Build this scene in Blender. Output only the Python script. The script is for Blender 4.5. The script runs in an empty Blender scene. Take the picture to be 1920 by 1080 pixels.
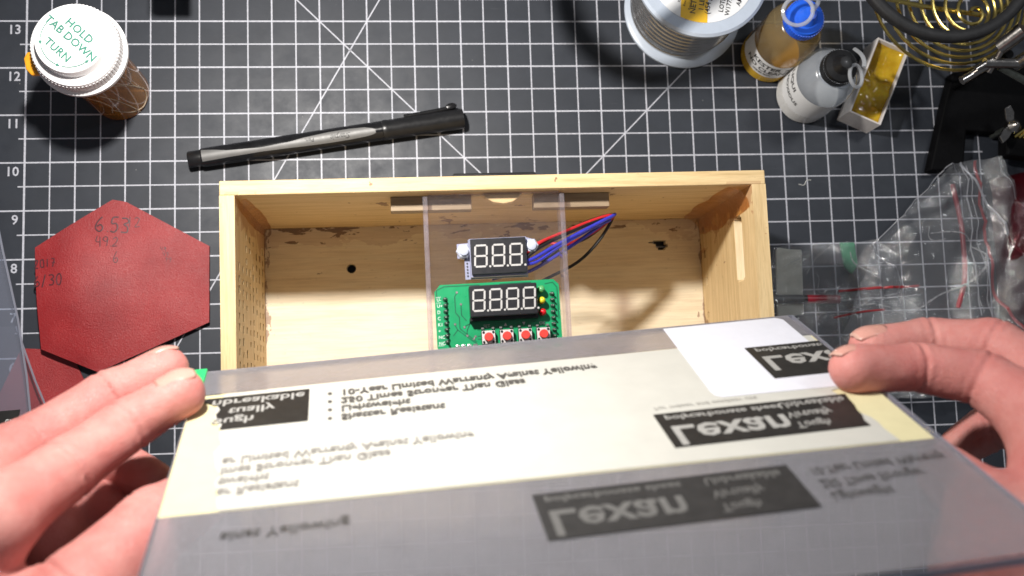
import bpy, bmesh, math, random
import numpy as np
from mathutils import Vector, Matrix, noise
from mathutils.geometry import delaunay_2d_cdt
random.seed(7)
R = math.radians
scene = bpy.context.scene
scene.unit_settings.system = 'IMPERIAL'
scene.unit_settings.scale_length = 0.0254          # one unit is one inch
COL = scene.collection

# ------------------------------------------------------------------ camera
cam = bpy.data.cameras.new('camera')
camo = bpy.data.objects.new('camera', cam); COL.objects.link(camo)
scene.camera = camo
ROT = Matrix(((0.9952834105, -0.0333815704, 0.0910856931),
              (0.0234451102, 0.9938683148, 0.1080560020),
              (-0.0941342633, -0.1054108320, 0.9899632806)))
camo.matrix_world = Matrix.Translation((7.8763, 4.8891, 21.5846)) @ ROT.transposed().to_4x4()
cam.sensor_width = 36.0
cam.lens = 1938.76 / 1920 * 36.0
cam.clip_start = 0.5; cam.clip_end = 500
cam.dof.use_dof = True
cam.dof.focus_distance = 19.2
cam.dof.aperture_fstop = (cam.lens / 1000) / 0.16
# ------------------------------------------------------------------ world and lamps
world = bpy.data.worlds.new('World'); scene.world = world; world.use_nodes = True
bg = world.node_tree.nodes['Background']
bg.inputs[0].default_value = (0.86, 0.91, 1.0, 1); bg.inputs[1].default_value = 0.13
def lamp(name, loc, target, power, size, color):
    l = bpy.data.lights.new(name, 'AREA'); l.shape = 'DISK'; l.size = size; l.energy = power; l.color = color
    o = bpy.data.objects.new(name, l); COL.objects.link(o); o.location = loc
    o.rotation_euler = (Vector(target) - Vector(loc)).to_track_quat('-Z', 'Y').to_euler()
    return o
lamp('desk_lamp_light', (5.1, 12.5, 13.4), (8.5, 7.0, 0), 3400, 0.95, (1.0, 0.955, 0.90))
lamp('bench_lamp_light', (23, 16, 18), (15, 9, 0), 620, 3.0, (0.95, 0.97, 1.0))
scene.view_settings.view_transform = 'Standard'
scene.view_settings.look = 'None'
scene.view_settings.exposure = 0.0
scene.view_settings.gamma = 1.0

# ------------------------------------------------------------------ mesh helpers
class MB:
    def __init__(s): s.v = []; s.f = []; s.m = []
    def add(s, vs, fs, mi=0):
        b = len(s.v); s.v += [tuple(v) for v in vs]
        s.f += [tuple(b + i for i in f) for f in fs]; s.m += [mi] * len(fs)
        return s
    def box(s, a, b, mi=0, M=None):
        x0, y0, z0 = a; x1, y1, z1 = b
        vs = [(x0,y0,z0),(x1,y0,z0),(x1,y1,z0),(x0,y1,z0),(x0,y0,z1),(x1,y0,z1),(x1,y1,z1),(x0,y1,z1)]
        if M is not None: vs = [M @ Vector(v) for v in vs]
        return s.add(vs, [(3,2,1,0),(4,5,6,7),(0,1,5,4),(1,2,6,5),(2,3,7,6),(3,0,4,7)], mi)
    def prism(s, poly, z0, z1, mi=0, fn=None):
        n = len(poly)
        vs = [(x, y, z0) for x, y in poly] + [(x, y, z1) for x, y in poly]
        if fn: vs = [fn(*v) for v in vs]
        fs = [tuple(range(n))[::-1], tuple(range(n, 2*n))] + [(i, (i+1) % n, n+(i+1) % n, n+i) for i in range(n)]
        return s.add(vs, fs, mi)
    def lathe(s, prof, c=(0,0), n=48, mi=0, caps=True, fn=None, fnr=None):
        vs = []; fs = []
        for r, z in prof:
            for k in range(n):
                a = 2*math.pi*k/n; rr = r*(fnr(a) if fnr else 1)
                vs.append((c[0]+rr*math.cos(a), c[1]+rr*math.sin(a), z))
        m = len(prof)
        for i in range(m-1):
            for k in range(n):
                k2 = (k+1) % n
                fs.append((i*n+k, i*n+k2, (i+1)*n+k2, (i+1)*n+k))
        if caps:
            fs.append(tuple(range(n))[::-1]); fs.append(tuple((m-1)*n+k for k in range(n)))
        if fn: vs = [fn(*v) for v in vs]
        return s.add(vs, fs, mi)
    def tube(s, pts, r, n=8, mi=0, closed=False, flat=1.0):
        P = [Vector(p) for p in pts]; m = len(P)
        rs = r if isinstance(r, (list, tuple)) else [r]*m
        vs = []; fs = []; up = None
        for i in range(m):
            if closed: t = P[(i+1) % m] - P[i-1]
            else: t = P[min(i+1, m-1)] - P[max(i-1, 0)]
            t.normalize()
            if up is None:
                up = Vector((0,0,1)) if abs(t.z) < .9 else Vector((1,0,0))
            x = t.cross(up); x.normalize(); y = x.cross(t); up = y.copy()
            for k in range(n):
                a = 2*math.pi*k/n
                vs.append(P[i] + rs[i]*(math.cos(a)*x + flat*math.sin(a)*y))
        L = m if closed else m-1
        for i in range(L):
            i2 = (i+1) % m
            for k in range(n):
                k2 = (k+1) % n
                fs.append((i*n+k, i*n+k2, i2*n+k2, i2*n+k))
        if not closed:
            fs.append(tuple(range(n))[::-1]); fs.append(tuple((m-1)*n+k for k in range(n)))
        return s.add(vs, fs, mi)
    def cells(s, us, vs_, holes, w0, w1, fn, mi=0):
        """plate in (u,v) with rectangular holes, thickness w0..w1, mapped by fn(u,v,w)"""
        U = sorted(set([us[0], us[1]] + [h for q in holes for h in q[:2]]))
        V = sorted(set([vs_[0], vs_[1]] + [h for q in holes for h in q[2:]]))
        def inside(i, j):
            if i < 0 or j < 0 or i >= len(U)-1 or j >= len(V)-1: return False
            cu = (U[i]+U[i+1])/2; cv = (V[j]+V[j+1])/2
            return not any(a < cu < b and c < cv < d for a, b, c, d in holes)
        for i in range(len(U)-1):
            for j in range(len(V)-1):
                if not inside(i, j): continue
                a, b, c, d = U[i], U[i+1], V[j], V[j+1]
                s.add([fn(a,c,w1), fn(b,c,w1), fn(b,d,w1), fn(a,d,w1)], [(0,1,2,3)], mi)
                s.add([fn(a,c,w0), fn(b,c,w0), fn(b,d,w0), fn(a,d,w0)], [(3,2,1,0)], mi)
                for (di, dj, p, q) in ((-1,0,(a,c),(a,d)), (1,0,(b,c),(b,d)), (0,-1,(a,c),(b,c)), (0,1,(a,d),(b,d))):
                    if not inside(i+di, j+dj):
                        s.add([fn(*p,w0), fn(*q,w0), fn(*q,w1), fn(*p,w1)], [(0,1,2,3)], mi)
        return s
    def text(s, txt, size, fn, align='LEFT', bold=0.0, shear=0.0, spacing=1.0, mi=0):
        cu = bpy.data.curves.new('lettering', 'FONT'); cu.body = txt; cu.size = size; cu.align_x = align
        cu.offset = bold; cu.shear = shear; cu.space_character = spacing; cu.resolution_u = 2
        o = bpy.data.objects.new('lettering', cu); me = bpy.data.meshes.new_from_object(o)
        s.add([fn(v.co.x, v.co.y) for v in me.vertices], [tuple(p.vertices) for p in me.polygons], mi)
        bpy.data.objects.remove(o); bpy.data.curves.remove(cu); bpy.data.meshes.remove(me)
        return s
    def build(s, name, mats, parent=None, smooth=False, bevel=0, angle=None, kind=None):
        me = bpy.data.meshes.new(name); me.from_pydata(s.v, [], s.f); me.update()
        if not isinstance(mats, (list, tuple)): mats = [mats]
        for m in mats: me.materials.append(m)
        me.polygons.foreach_set('material_index', s.m)
        bm = bmesh.new(); bm.from_mesh(me)
        bmesh.ops.remove_doubles(bm, verts=bm.verts, dist=1e-5)
        bmesh.ops.recalc_face_normals(bm, faces=bm.faces)
        bm.to_mesh(me); bm.free()
        if smooth:
            me.polygons.foreach_set('use_smooth', [True]*len(me.polygons))
            me.set_sharp_from_angle(angle=R(angle or 38))
        o = bpy.data.objects.new(name, me); COL.objects.link(o)
        if parent: o.parent = parent
        if bevel:
            b = o.modifiers.new('bevel', 'BEVEL'); b.width = bevel; b.segments = 2; b.limit_method = 'ANGLE'; b.angle_limit = R(40)
        if kind: o['kind'] = kind
        return o
def empty(name, label, cat, loc=(0,0,0), rz=0, group=None, M=None):
    o = bpy.data.objects.new(name, None); COL.objects.link(o)
    if M is not None: o.matrix_world = M
    else: o.location = loc; o.rotation_euler = (0,0,rz)
    return tag(o, label, cat, group)
def tag(o, label, cat, group=None):
    o['label'] = label; o['category'] = cat
    if group: o['group'] = group
    return o
def spline(pts, n=8, closed=False):
    P = [Vector(p) for p in pts]; out = []; m = len(P)
    for i in range(m if closed else m-1):
        if closed: a, b, c, d = P[i-1], P[i], P[(i+1) % m], P[(i+2) % m]
        else: a, b, c, d = P[max(i-1,0)], P[i], P[i+1], P[min(i+2,m-1)]
        for k in range(n):
            t = k/n
            out.append(.5*((2*b)+(c-a)*t+(2*a-5*b+4*c-d)*t*t+(3*b-a-3*c+d)*t**3))
    if not closed: out.append(P[-1])
    return out

# ------------------------------------------------------------------ materials
class NT:
    def __init__(s, name):
        s.mat = bpy.data.materials.new(name); s.mat.use_nodes = True
        s.t = s.mat.node_tree; s.n = s.t.nodes; s.b = s.n['Principled BSDF']; s.out = s.n['Material Output']
    def new(s, typ, **kw):
        x = s.n.new(typ)
        for k, v in kw.items(): setattr(x, k, v)
        return x
    def link(s, a, b): s.t.links.new(a, b)
    def coord(s, scale=(1,1,1), rot=(0,0,0)):
        tc = s.new('ShaderNodeTexCoord'); mp = s.new('ShaderNodeMapping')
        mp.inputs['Scale'].default_value = scale; mp.inputs['Rotation'].default_value = rot
        s.link(tc.outputs['Object'], mp.inputs['Vector']); return mp.outputs['Vector']
    def noise(s, vec, scale, detail=4, rough=.6, dist=0):
        x = s.new('ShaderNodeTexNoise'); x.inputs['Scale'].default_value = scale
        x.inputs['Detail'].default_value = detail; x.inputs['Roughness'].default_value = rough; x.inputs['Distortion'].default_value = dist
        s.link(vec, x.inputs['Vector']); return x.outputs['Fac']
    def ramp(s, fac, stops):
        x = s.new('ShaderNodeValToRGB'); e = x.color_ramp.elements
        while len(e) < len(stops): e.new(.5)
        for i, (p, c) in enumerate(stops):
            e[i].position = p; e[i].color = (*c, 1) if len(c) == 3 else c
        s.link(fac, x.inputs['Fac']); return x.outputs['Color']
    def mix(s, fac, a, b, mode='MIX'):
        x = s.new('ShaderNodeMix', data_type='RGBA', blend_type=mode)
        for sock, val in ((x.inputs['Factor'], fac), (x.inputs['A'], a), (x.inputs['B'], b)):
            if hasattr(val, 'links') or isinstance(val, bpy.types.NodeSocket): s.link(val, sock)
            elif isinstance(val, (int, float)): sock.default_value = val
            else: sock.default_value = (*val, 1)
        # RGBA sockets are the third pair
        return x.outputs['Result']
    def math(s, op, a, b=None, c=None):
        x = s.new('ShaderNodeMath', operation=op)
        for i, v in enumerate((a, b, c)):
            if v is None: continue
            if isinstance(v, bpy.types.NodeSocket): s.link(v, x.inputs[i])
            else: x.inputs[i].default_value = v
        return x.outputs[0]
    def bump(s, h, strength=.3, dist=.02):
        x = s.new('ShaderNodeBump'); x.inputs['Strength'].default_value = strength; x.inputs['Distance'].default_value = dist
        s.link(h, x.inputs['Height']); s.link(x.outputs['Normal'], s.b.inputs['Normal']); return x
def rgba_mix(s, fac, a, b, mode='MIX'):
    x = s.new('ShaderNodeMix', data_type='RGBA', blend_type=mode)
    fs = [i for i in x.inputs if i.name == 'Factor' and i.type == 'VALUE'][0]
    A = [i for i in x.inputs if i.name == 'A' and i.type == 'RGBA'][0]; B = [i for i in x.inputs if i.name == 'B' and i.type == 'RGBA'][0]
    for sock, val in ((fs, fac), (A, a), (B, b)):
        if isinstance(val, bpy.types.NodeSocket): s.link(val, sock)
        elif isinstance(val, (int, float)): sock.default_value = val
        else: sock.default_value = (*val, 1)
    return [o for o in x.outputs if o.type == 'RGBA'][0]
NT.mix = rgba_mix

def pm(name, col, rough=.5, metal=0, spec=.5, var=.12, nscale=6, bump=0, bscale=30, bdist=.01, coat=0, sheen=0, stretch=(1,1,1)):
    s = NT(name); v = s.coord(stretch)
    f = s.noise(v, nscale, 5)
    c = s.ramp(f, [(.25, tuple(max(0, x*(1-var)) for x in col)), (.75, tuple(min(1, x*(1+var)) for x in col))])
    s.link(c, s.b.inputs['Base Color'])
    rr = s.math('MULTIPLY_ADD', s.noise(v, nscale*2.3, 3), .16, rough-.08); s.link(rr, s.b.inputs['Roughness'])
    s.b.inputs['Metallic'].default_value = metal; s.b.inputs['Specular IOR Level'].default_value = spec
    s.b.inputs['Coat Weight'].default_value = coat; s.b.inputs['Coat Roughness'].default_value = .1
    if bump: s.bump(s.noise(v, bscale, 4), bump, bdist)
    return s.mat
def clear(name, tint=(1,1,1), diff=(1,1,1), amount=.1, rough=.05, gloss=1.0, ior=1.45, bump=0, bscale=6, noisy=0, bdist=.05, nsc=7, blur=0):
    """thin clear or milky plastic: transparent + some diffuse haze + fresnel gloss"""
    s = NT(name); s.n.remove(s.b)
    tr = s.new('ShaderNodeBsdfTransparent'); tr.inputs[0].default_value = (*tint, 1)
    di = s.new('ShaderNodeBsdfDiffuse'); di.inputs[0].default_value = (*diff, 1)
    tl = s.new('ShaderNodeBsdfTranslucent'); tl.inputs[0].default_value = (*diff, 1)
    md = s.new('ShaderNodeMixShader'); md.inputs[0].default_value = .3
    s.link(di.outputs[0], md.inputs[1]); s.link(tl.outputs[0], md.inputs[2])
    m1 = s.new('ShaderNodeMixShader'); m1.inputs[0].default_value = amount
    v = s.coord()
    if noisy:
        f = s.noise(v, nsc, 6, .65)
        s.link(s.math('MAXIMUM', s.math('MULTIPLY_ADD', f, noisy*2, amount-noisy), 0.0), m1.inputs[0])
    src = tr.outputs[0]
    if blur:                     # milky film scatters what is seen through it
        rf = s.new('ShaderNodeBsdfRefraction'); rf.inputs['Color'].default_value = (*tint, 1); rf.inputs['Roughness'].default_value = blur; rf.inputs['IOR'].default_value = 1.12
        mb_ = s.new('ShaderNodeMixShader'); mb_.inputs[0].default_value = .55
        s.link(src, mb_.inputs[1]); s.link(rf.outputs[0], mb_.inputs[2]); src = mb_.outputs[0]
    s.link(src, m1.inputs[1]); s.link(md.outputs[0], m1.inputs[2])
    gl = s.new('ShaderNodeBsdfGlossy'); gl.inputs['Roughness'].default_value = rough; gl.inputs[0].default_value = (gloss,)*3 + (1,)
    fr = s.new('ShaderNodeLayerWeight'); fr.inputs[0].default_value = .5; f0 = ((ior-1)/(ior+1))**2
    fac = s.math('MULTIPLY_ADD', s.math('POWER', fr.outputs['Facing'], 5.0), 1-f0, f0)
    m2 = s.new('ShaderNodeMixShader'); s.link(fac, m2.inputs[0])
    s.link(m1.outputs[0], m2.inputs[1]); s.link(gl.outputs[0], m2.inputs[2]); s.link(m2.outputs[0], s.out.inputs[0])
    if bump:
        b = s.new('ShaderNodeBump'); b.inputs['Strength'].default_value = bump; b.inputs['Distance'].default_value = bdist
        s.link(s.noise(v, bscale, 6, .6, 1.0), b.inputs['Height'])
        s.link(b.outputs[0], gl.inputs['Normal']); s.link(b.outputs[0], fr.inputs['Normal'])
    return s.mat

def mat_mat():
    s = NT('mat_vinyl'); v = s.coord()
    base = s.ramp(s.noise(v, 1.3, 6, .7), [(.3, (.0205,.0245,.033)), (.7, (.028,.033,.044))])
    sp = s.new('ShaderNodeTexVoronoi'); sp.inputs['Scale'].default_value = 3.3; s.link(v, sp.inputs['Vector'])
    dust = s.math('LESS_THAN', sp.outputs['Distance'], .035)
    pk = s.math('GREATER_THAN', s.noise(v, .9, 2), .56)
    c = s.mix(s.math('MULTIPLY', s.math('MULTIPLY', dust, pk), .5), base, (.3,.3,.28))
    for rz_, off in ((.5,.745),(-.9,.752),(1.4,.75)):
        cut = s.math('GREATER_THAN', s.noise(s.coord((.5,22,1), (0,0,rz_)), 1.6, 2), off)
        c = s.mix(s.math('MULTIPLY', cut, .16), c, (.16,.165,.18))
    fib = s.math('GREATER_THAN', s.noise(s.coord((3,9,1), (0,0,.6)), 7, 2), .735)
    c = s.mix(s.math('MULTIPLY', fib, .10), c, (.3,.3,.3))
    s.link(c, s.b.inputs['Base Color'])
    s.link(s.ramp(s.noise(v, 1.7, 7, .75), [(.3, (.42,)*3), (.7, (.60,)*3)]), s.b.inputs['Roughness'])
    s.b.inputs['Specular IOR Level'].default_value = .42
    s.bump(s.noise(v, 60, 3), .25, .006)
    return s.mat
def print_mat():
    s = NT('white_print'); v = s.coord()
    s.link(s.ramp(s.noise(v, 14, 5, .7), [(.3, (.36,.37,.42)), (.6, (.53,.54,.60))]), s.b.inputs['Base Color'])
    s.b.inputs['Roughness'].default_value = .55
    return s.mat
def wood(name, dark, light, axis, scale=1.0, stain=None, rough=.55, ring=True):
    """pine: streaks along axis; optional dark glue stains given by a distance function in object space"""
    s = NT(name)
    st = [9.0, 9.0, 9.0]; st[axis] = .55
    v = s.coord(tuple(x*scale for x in st))
    f = s.noise(v, 1.0, 6, .62, .25)
    c = s.ramp(f, [(.28, dark), (.50, tuple((a+b)/2*1.05 for a, b in zip(dark, light))), (.72, light)])
    v2 = s.coord(tuple(x*scale*5 for x in st)); fine = s.noise(v2, 1.0, 3)
    c = s.mix(.5, c, s.ramp(fine, [(.3, (.72,.70,.66)), (.6, (1,1,1))]), 'MULTIPLY')
    big = s.noise(s.coord((.5,.5,.5)), 1.0, 3)
    c = s.mix(.5, c, s.ramp(big, [(.3, (.82,.78,.70)), (.7, (1,1,1))]), 'MULTIPLY')
    spk = s.math('GREATER_THAN', s.noise(s.coord(tuple((14 if k == axis else 40)*scale for k in range(3))), 1.0, 2), .70)
    c = s.mix(s.math('MULTIPLY', spk, .28), c, tuple(x*.55 for x in dark))
    dent = s.math('GREATER_THAN', s.noise(s.coord((2.1,2.1,2.1)), 1.6, 3), .70)
    c = s.mix(s.math('MULTIPLY', dent, .22), c, tuple(x*.6 for x in dark))
    if stain: c = stain(s, c)
    s.link(c, s.b.inputs['Base Color']); s.b.inputs['Roughness'].default_value = rough
    s.b.inputs['Specular IOR Level'].default_value = .35
    s.bump(fine, .25, .01)
    return s.mat
def sep(s):
    tc = s.new('ShaderNodeTexCoord'); x = s.new('ShaderNodeSeparateXYZ'); s.link(tc.outputs['Object'], x.inputs[0]); return x.outputs
M = {}
M['mat'] = mat_mat(); M['print'] = print_mat()
M['table'] = pm('table_laminate', (.12,.09,.07), .6)
BW, BT, BH, BD, FL = 9.615, .256, 3.797, 4.7, .25       # box width, wall, height, depth, floor
def near(s, d, w):           # 1 at d=0 fading to 0 at d=w
    return s.math('MAXIMUM', s.math('SUBTRACT', 1.0, s.math('DIVIDE', s.math('ABSOLUTE', d), w)), 0.0)
def floor_stain(s, c):
    o = sep(s)
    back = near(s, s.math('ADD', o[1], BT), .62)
    right = near(s, s.math('SUBTRACT', o[0], BW-BT), .35); left = near(s, s.math('SUBTRACT', o[0], BT), .22)
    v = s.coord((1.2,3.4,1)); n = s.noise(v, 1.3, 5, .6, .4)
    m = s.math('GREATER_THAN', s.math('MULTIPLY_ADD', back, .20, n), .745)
    m2 = s.math('GREATER_THAN', s.math('MULTIPLY_ADD', s.math('MAXIMUM', right, left), .26, s.noise(s.coord((4,1.5,1)), 1.7, 4)), .76)
    glue = s.math('GREATER_THAN', s.math('MULTIPLY_ADD', back, .42, s.noise(s.coord((.9,2,1)), 1.1, 4)), .76)
    c = s.mix(s.math('MULTIPLY', glue, .22), c, (.36,.17,.10))
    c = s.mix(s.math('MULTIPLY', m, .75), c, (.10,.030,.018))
    return s.mix(s.math('MULTIPLY', m2, .6), c, (.16,.045,.03))
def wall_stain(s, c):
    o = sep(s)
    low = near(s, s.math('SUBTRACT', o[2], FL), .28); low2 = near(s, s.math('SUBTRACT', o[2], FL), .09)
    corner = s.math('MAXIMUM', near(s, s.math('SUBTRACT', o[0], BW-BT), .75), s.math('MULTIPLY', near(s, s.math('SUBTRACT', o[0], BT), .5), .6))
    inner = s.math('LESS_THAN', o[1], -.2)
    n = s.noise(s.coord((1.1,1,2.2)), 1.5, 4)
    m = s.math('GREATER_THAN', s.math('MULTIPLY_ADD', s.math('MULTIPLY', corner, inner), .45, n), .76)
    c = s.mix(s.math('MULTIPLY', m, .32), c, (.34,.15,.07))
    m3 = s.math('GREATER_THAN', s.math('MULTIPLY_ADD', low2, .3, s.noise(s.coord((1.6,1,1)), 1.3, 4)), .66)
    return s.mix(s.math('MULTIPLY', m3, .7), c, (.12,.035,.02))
def side_stain(s, c):
    o = sep(s)
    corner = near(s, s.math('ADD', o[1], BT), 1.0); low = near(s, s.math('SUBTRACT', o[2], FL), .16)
    topz = s.math('LESS_THAN', o[2], BH-.01)
    n = s.noise(s.coord((1,1.6,1.1)), 1.5, 4)
    m = s.math('GREATER_THAN', s.math('MULTIPLY_ADD', s.math('MULTIPLY', corner, topz), .38, n), .72)
    c = s.mix(s.math('MULTIPLY', m, .5), c, (.32,.12,.055))
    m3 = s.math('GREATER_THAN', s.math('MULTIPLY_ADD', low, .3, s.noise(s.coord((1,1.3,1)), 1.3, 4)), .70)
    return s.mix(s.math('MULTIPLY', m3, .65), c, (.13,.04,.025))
PD, PL = (.55,.39,.19), (.76,.59,.34)
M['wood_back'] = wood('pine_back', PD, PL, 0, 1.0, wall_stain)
M['wood_side'] = wood('pine_side', PD, PL, 1, 1.0, side_stain)
M['wood_floor'] = wood('plywood_floor', (.78,.66,.48), (.90,.82,.64), 0, .45, floor_stain)
M['wood_strip'] = wood('weathered_strip_wood', (.24,.175,.11), (.36,.27,.175), 0, 1.2)
M['pale_cut'] = wood('pale_slot_wood', (.78,.62,.38), (.90,.76,.52), 1, 1.2)  # paler copy of the pine: the slot ledge's lit look put into its colour
M['wood_cut'] = wood('pine_end_grain', (.62,.43,.20), (.80,.61,.34), 0, 1.4)
M['glue'] = clear('dried_glue', (.93,.74,.52), (.50,.22,.09), .12, .12, 1.0, 1.4, .5, 5, .16)
M['acrylic'] = clear('clear_acrylic', (.965,.96,.96), (.6,.55,.6), .03, .03, 1.0, 1.25, 0, 6, .03, nsc=9)
M['acrylic_edge'] = clear('acrylic_edge', (.90,.86,.90), (.70,.66,.72), .16, .08, 1.0, 1.5, 0, 6, .2)
M['poly'] = clear('clear_polycarbonate', (.95,.95,.965), (.7,.72,.8), .03, .05, 1.0, 1.2)
M['poly_edge'] = clear('polycarbonate_edge', (.62,.64,.70), (.55,.57,.66), .45, .15, 1.0, 1.4)
M['film'] = clear('milky_film', (.985,.96,.945), (.50,.50,.55), .29, .35, 1.0, 1.2, .15, 3, .05, nsc=3, blur=.20)
M['paper'] = pm('cream_masking_paper', (.62,.565,.34), .8, var=.05, nscale=3, bump=.15, bscale=9, bdist=.02)
M['white_label'] = pm('white_label_paper', (.66,.67,.74), .6, var=.03)
M['film_paper'] = pm('film_over_paper', (.51,.505,.465), .45, var=.05, nscale=2, bump=.1, bscale=4)
M['black_print'] = pm('black_print', (.018,.017,.016), .45, var=.3)
M['lower_print'] = pm('faded_line_print', (.055,.054,.054), .6)
M['faded_panel'] = pm('faded_black_print', (.022,.021,.021), .6, var=.3)
M['faint_print'] = pm('faint_grey_print', (.12,.118,.115), .6)
M['dull_print'] = pm('dull_silver_print', (.34,.335,.32), .5, var=.15)
M['dark_print'] = pm('dark_print', (.09,.085,.08), .5, var=.3)
M['grey_print'] = pm('grey_print', (.24,.23,.215), .6, var=.25)
M['white_print'] = pm('silver_print', (.62,.62,.60), .5, var=.1)
M['green_print'] = pm('green_print', (.035,.20,.145), .6)
M['white_plastic'] = pm('white_plastic', (.82,.81,.82), .35, var=.04, bump=.03)
M['amber'] = clear('amber_plastic', (.80,.48,.15), (.74,.32,.045), .46, .08, 1.0, 1.45, 0, 6, .06)
M['amber_tab'] = pm('amber_tab_plastic', (.75,.33,.02), .25, var=.15)
M['scratch'] = pm('pale_scratch', (.55,.46,.34), .5)
M['black_plastic'] = pm('black_plastic', (.012,.012,.013), .32, var=.3, spec=.5, bump=.05)
M['black_gloss'] = pm('black_gloss_plastic', (.010,.010,.011), .16, var=.3)
M['black_matte'] = pm('black_matte', (.0025,.0025,.003), .6, var=.4, spec=.10, bump=.3, bscale=20)
M['black_rubber'] = pm('black_rubber', (.015,.015,.016), .6, var=.4, bump=.25, bscale=25)
M['silver'] = pm('silver_foil', (.17,.168,.165), .5, .3, var=.08)
M['nylon'] = pm('white_nylon', (.46,.49,.59), .3, var=.05)
M['pcb'] = pm('green_solder_mask', (.010,.27,.105), .3, var=.14, nscale=4, coat=.3)
M['pcb_dark'] = pm('green_trace', (.006,.10,.05), .35, var=.2)
M['pcb_white'] = pm('white_circuit_board', (.26,.27,.38), .4, var=.06)
M['silk'] = pm('white_silkscreen', (.70,.76,.72), .6, var=.1)
M['display'] = pm('black_display_face', (.012,.012,.015), .35, var=.2)
M['segment'] = pm('unlit_segment', (.42,.41,.40), .45, var=.06)
M['solder'] = pm('solder_metal', (.66,.65,.62), .25, .9, var=.1)
M['pin'] = pm('dark_pin_metal', (.10,.11,.10), .3, .7, var=.4)
M['red_button'] = pm('red_button_plastic', (.72,.045,.035), .4, var=.08)
M['steel'] = pm('brushed_steel', (.66,.63,.62), .4, .35, var=.1)
M['led_red'] = pm('red_led_plastic', (.55,.01,.015), .15, var=.1)
M['led_yellow'] = pm('yellow_led_plastic', (.62,.55,.03), .15, var=.1)
M['led_green'] = pm('green_led_plastic', (.10,.36,.13), .15, var=.1)
M['wire_red'] = pm('red_wire', (.50,.02,.025), .4); M['wire_blue'] = pm('blue_wire', (.035,.04,.42), .4); M['wire_black'] = pm('black_wire', (.012,.011,.011), .4)
M['brass'] = pm('brass', (.75,.58,.18), .22, 1.0, var=.1)
M['chrome'] = pm('worn_chrome', (.36,.34,.32), .24, 1.0, var=.25, nscale=9, bump=.15, bscale=14)
M['flange'] = pm('milky_spool_plastic', (.46,.52,.61), .3, var=.04, spec=.5)
M['wirecoil'] = pm('solder_wire', (.62,.61,.59), .22, .95, var=.10, nscale=3)
M['label_white'] = pm('label_white', (.78,.79,.80), .55, var=.02); M['label_yellow'] = pm('label_yellow', (.85,.50,.015), .5, var=.03)
M['flux_body'] = clear('amber_squeeze_plastic', (.86,.74,.48), (.46,.36,.20), .36, .2, 1.0, 1.45, .05, 8, .05)
M['flux_liquid'] = pm('amber_liquid', (.62,.38,.03), .25, var=.12, nscale=2)
M['frost_body'] = clear('frosted_squeeze_plastic', (.90,.93,.96), (.58,.62,.68), .46, .2, 1.0, 1.45, .05, 8, .05)
M['blue_cap'] = pm('blue_cap_plastic', (.02,.13,.78), .3, var=.08)
M['tether'] = clear('clear_tether_plastic', (.85,.87,.9), (.75,.77,.8), .45, .1, 1.0, 1.5)
M['card'] = pm('white_card', (.72,.68,.66), .7, var=.06, bump=.1, bscale=12)
M['thread'] = pm('lint', (.6,.6,.58), .9)
M['bag'] = clear('bag_film', (.95,.955,.96), (.68,.70,.73), .17, .085, 1.0, 2.1, .35, 5, .06, .28, 1.6)
M['bag_fold'] = clear('bag_fold_film', (.9,.9,.92), (.75,.76,.8), .35, .1, 1.0, 1.5, .3, 4, .15)
M['bag_crease'] = clear('bag_crease_film', (.92,.93,.95), (.9,.9,.92), .35, .10, 1.0, 1.8, 1.0, 7, .5, .5, 6)  # whitish haze paints the bright highlights along the bag creases
M['bag_red'] = clear('red_bag_film', (.50,.22,.24), (.16,.012,.022), .30, .08, 1.0, 1.4, .6, 3, .15)
M['red_strip'] = pm('red_zip_strip', (.33,.018,.022), .4); M['red_tube'] = pm('red_tubing', (.26,.008,.02), .35)
M['grey_pad'] = pm('grey_green_pad', (.66,.67,.58), .8, var=.12, bump=.3, bscale=8, bdist=.03)
M['green_tape'] = pm('green_tape', (.03,.50,.16), .5, var=.1); M['green_dim'] = pm('green_plastic', (.03,.26,.12), .4)
M['pale_blue'] = pm('pale_blue_cloth', (.36,.52,.62), .7, bump=.2)
def leather():
    s = NT('red_leather'); v = s.coord()
    c = s.ramp(s.noise(v, 1.1, 5, .6), [(.3, (.24,.004,.007)), (.7, (.34,.007,.010))])
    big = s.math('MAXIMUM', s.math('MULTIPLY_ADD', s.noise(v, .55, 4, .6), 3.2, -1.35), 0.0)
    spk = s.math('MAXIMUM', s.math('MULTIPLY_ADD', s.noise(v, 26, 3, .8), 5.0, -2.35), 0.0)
    c = s.mix(s.math('MINIMUM', s.math('MULTIPLY', big, s.math('MULTIPLY_ADD', spk, .34, .03)), .6), c, (.46,.17,.16))  # grey-pink sheen and sparkle of the leather painted into the base colour
    s.link(c, s.b.inputs['Base Color'])
    s.link(s.ramp(s.noise(v, 1.0, 4, .7), [(.3, (.36,)*3), (.7, (.50,)*3)]), s.b.inputs['Roughness'])
    s.b.inputs['Specular IOR Level'].default_value = .6
    s.bump(s.noise(v, 30, 4, .8), .6, .02)
    return s.mat
M['leather'] = leather(); M['ink'] = pm('marker_ink', (.075,.018,.024), .5, var=.5, nscale=12)
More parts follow.
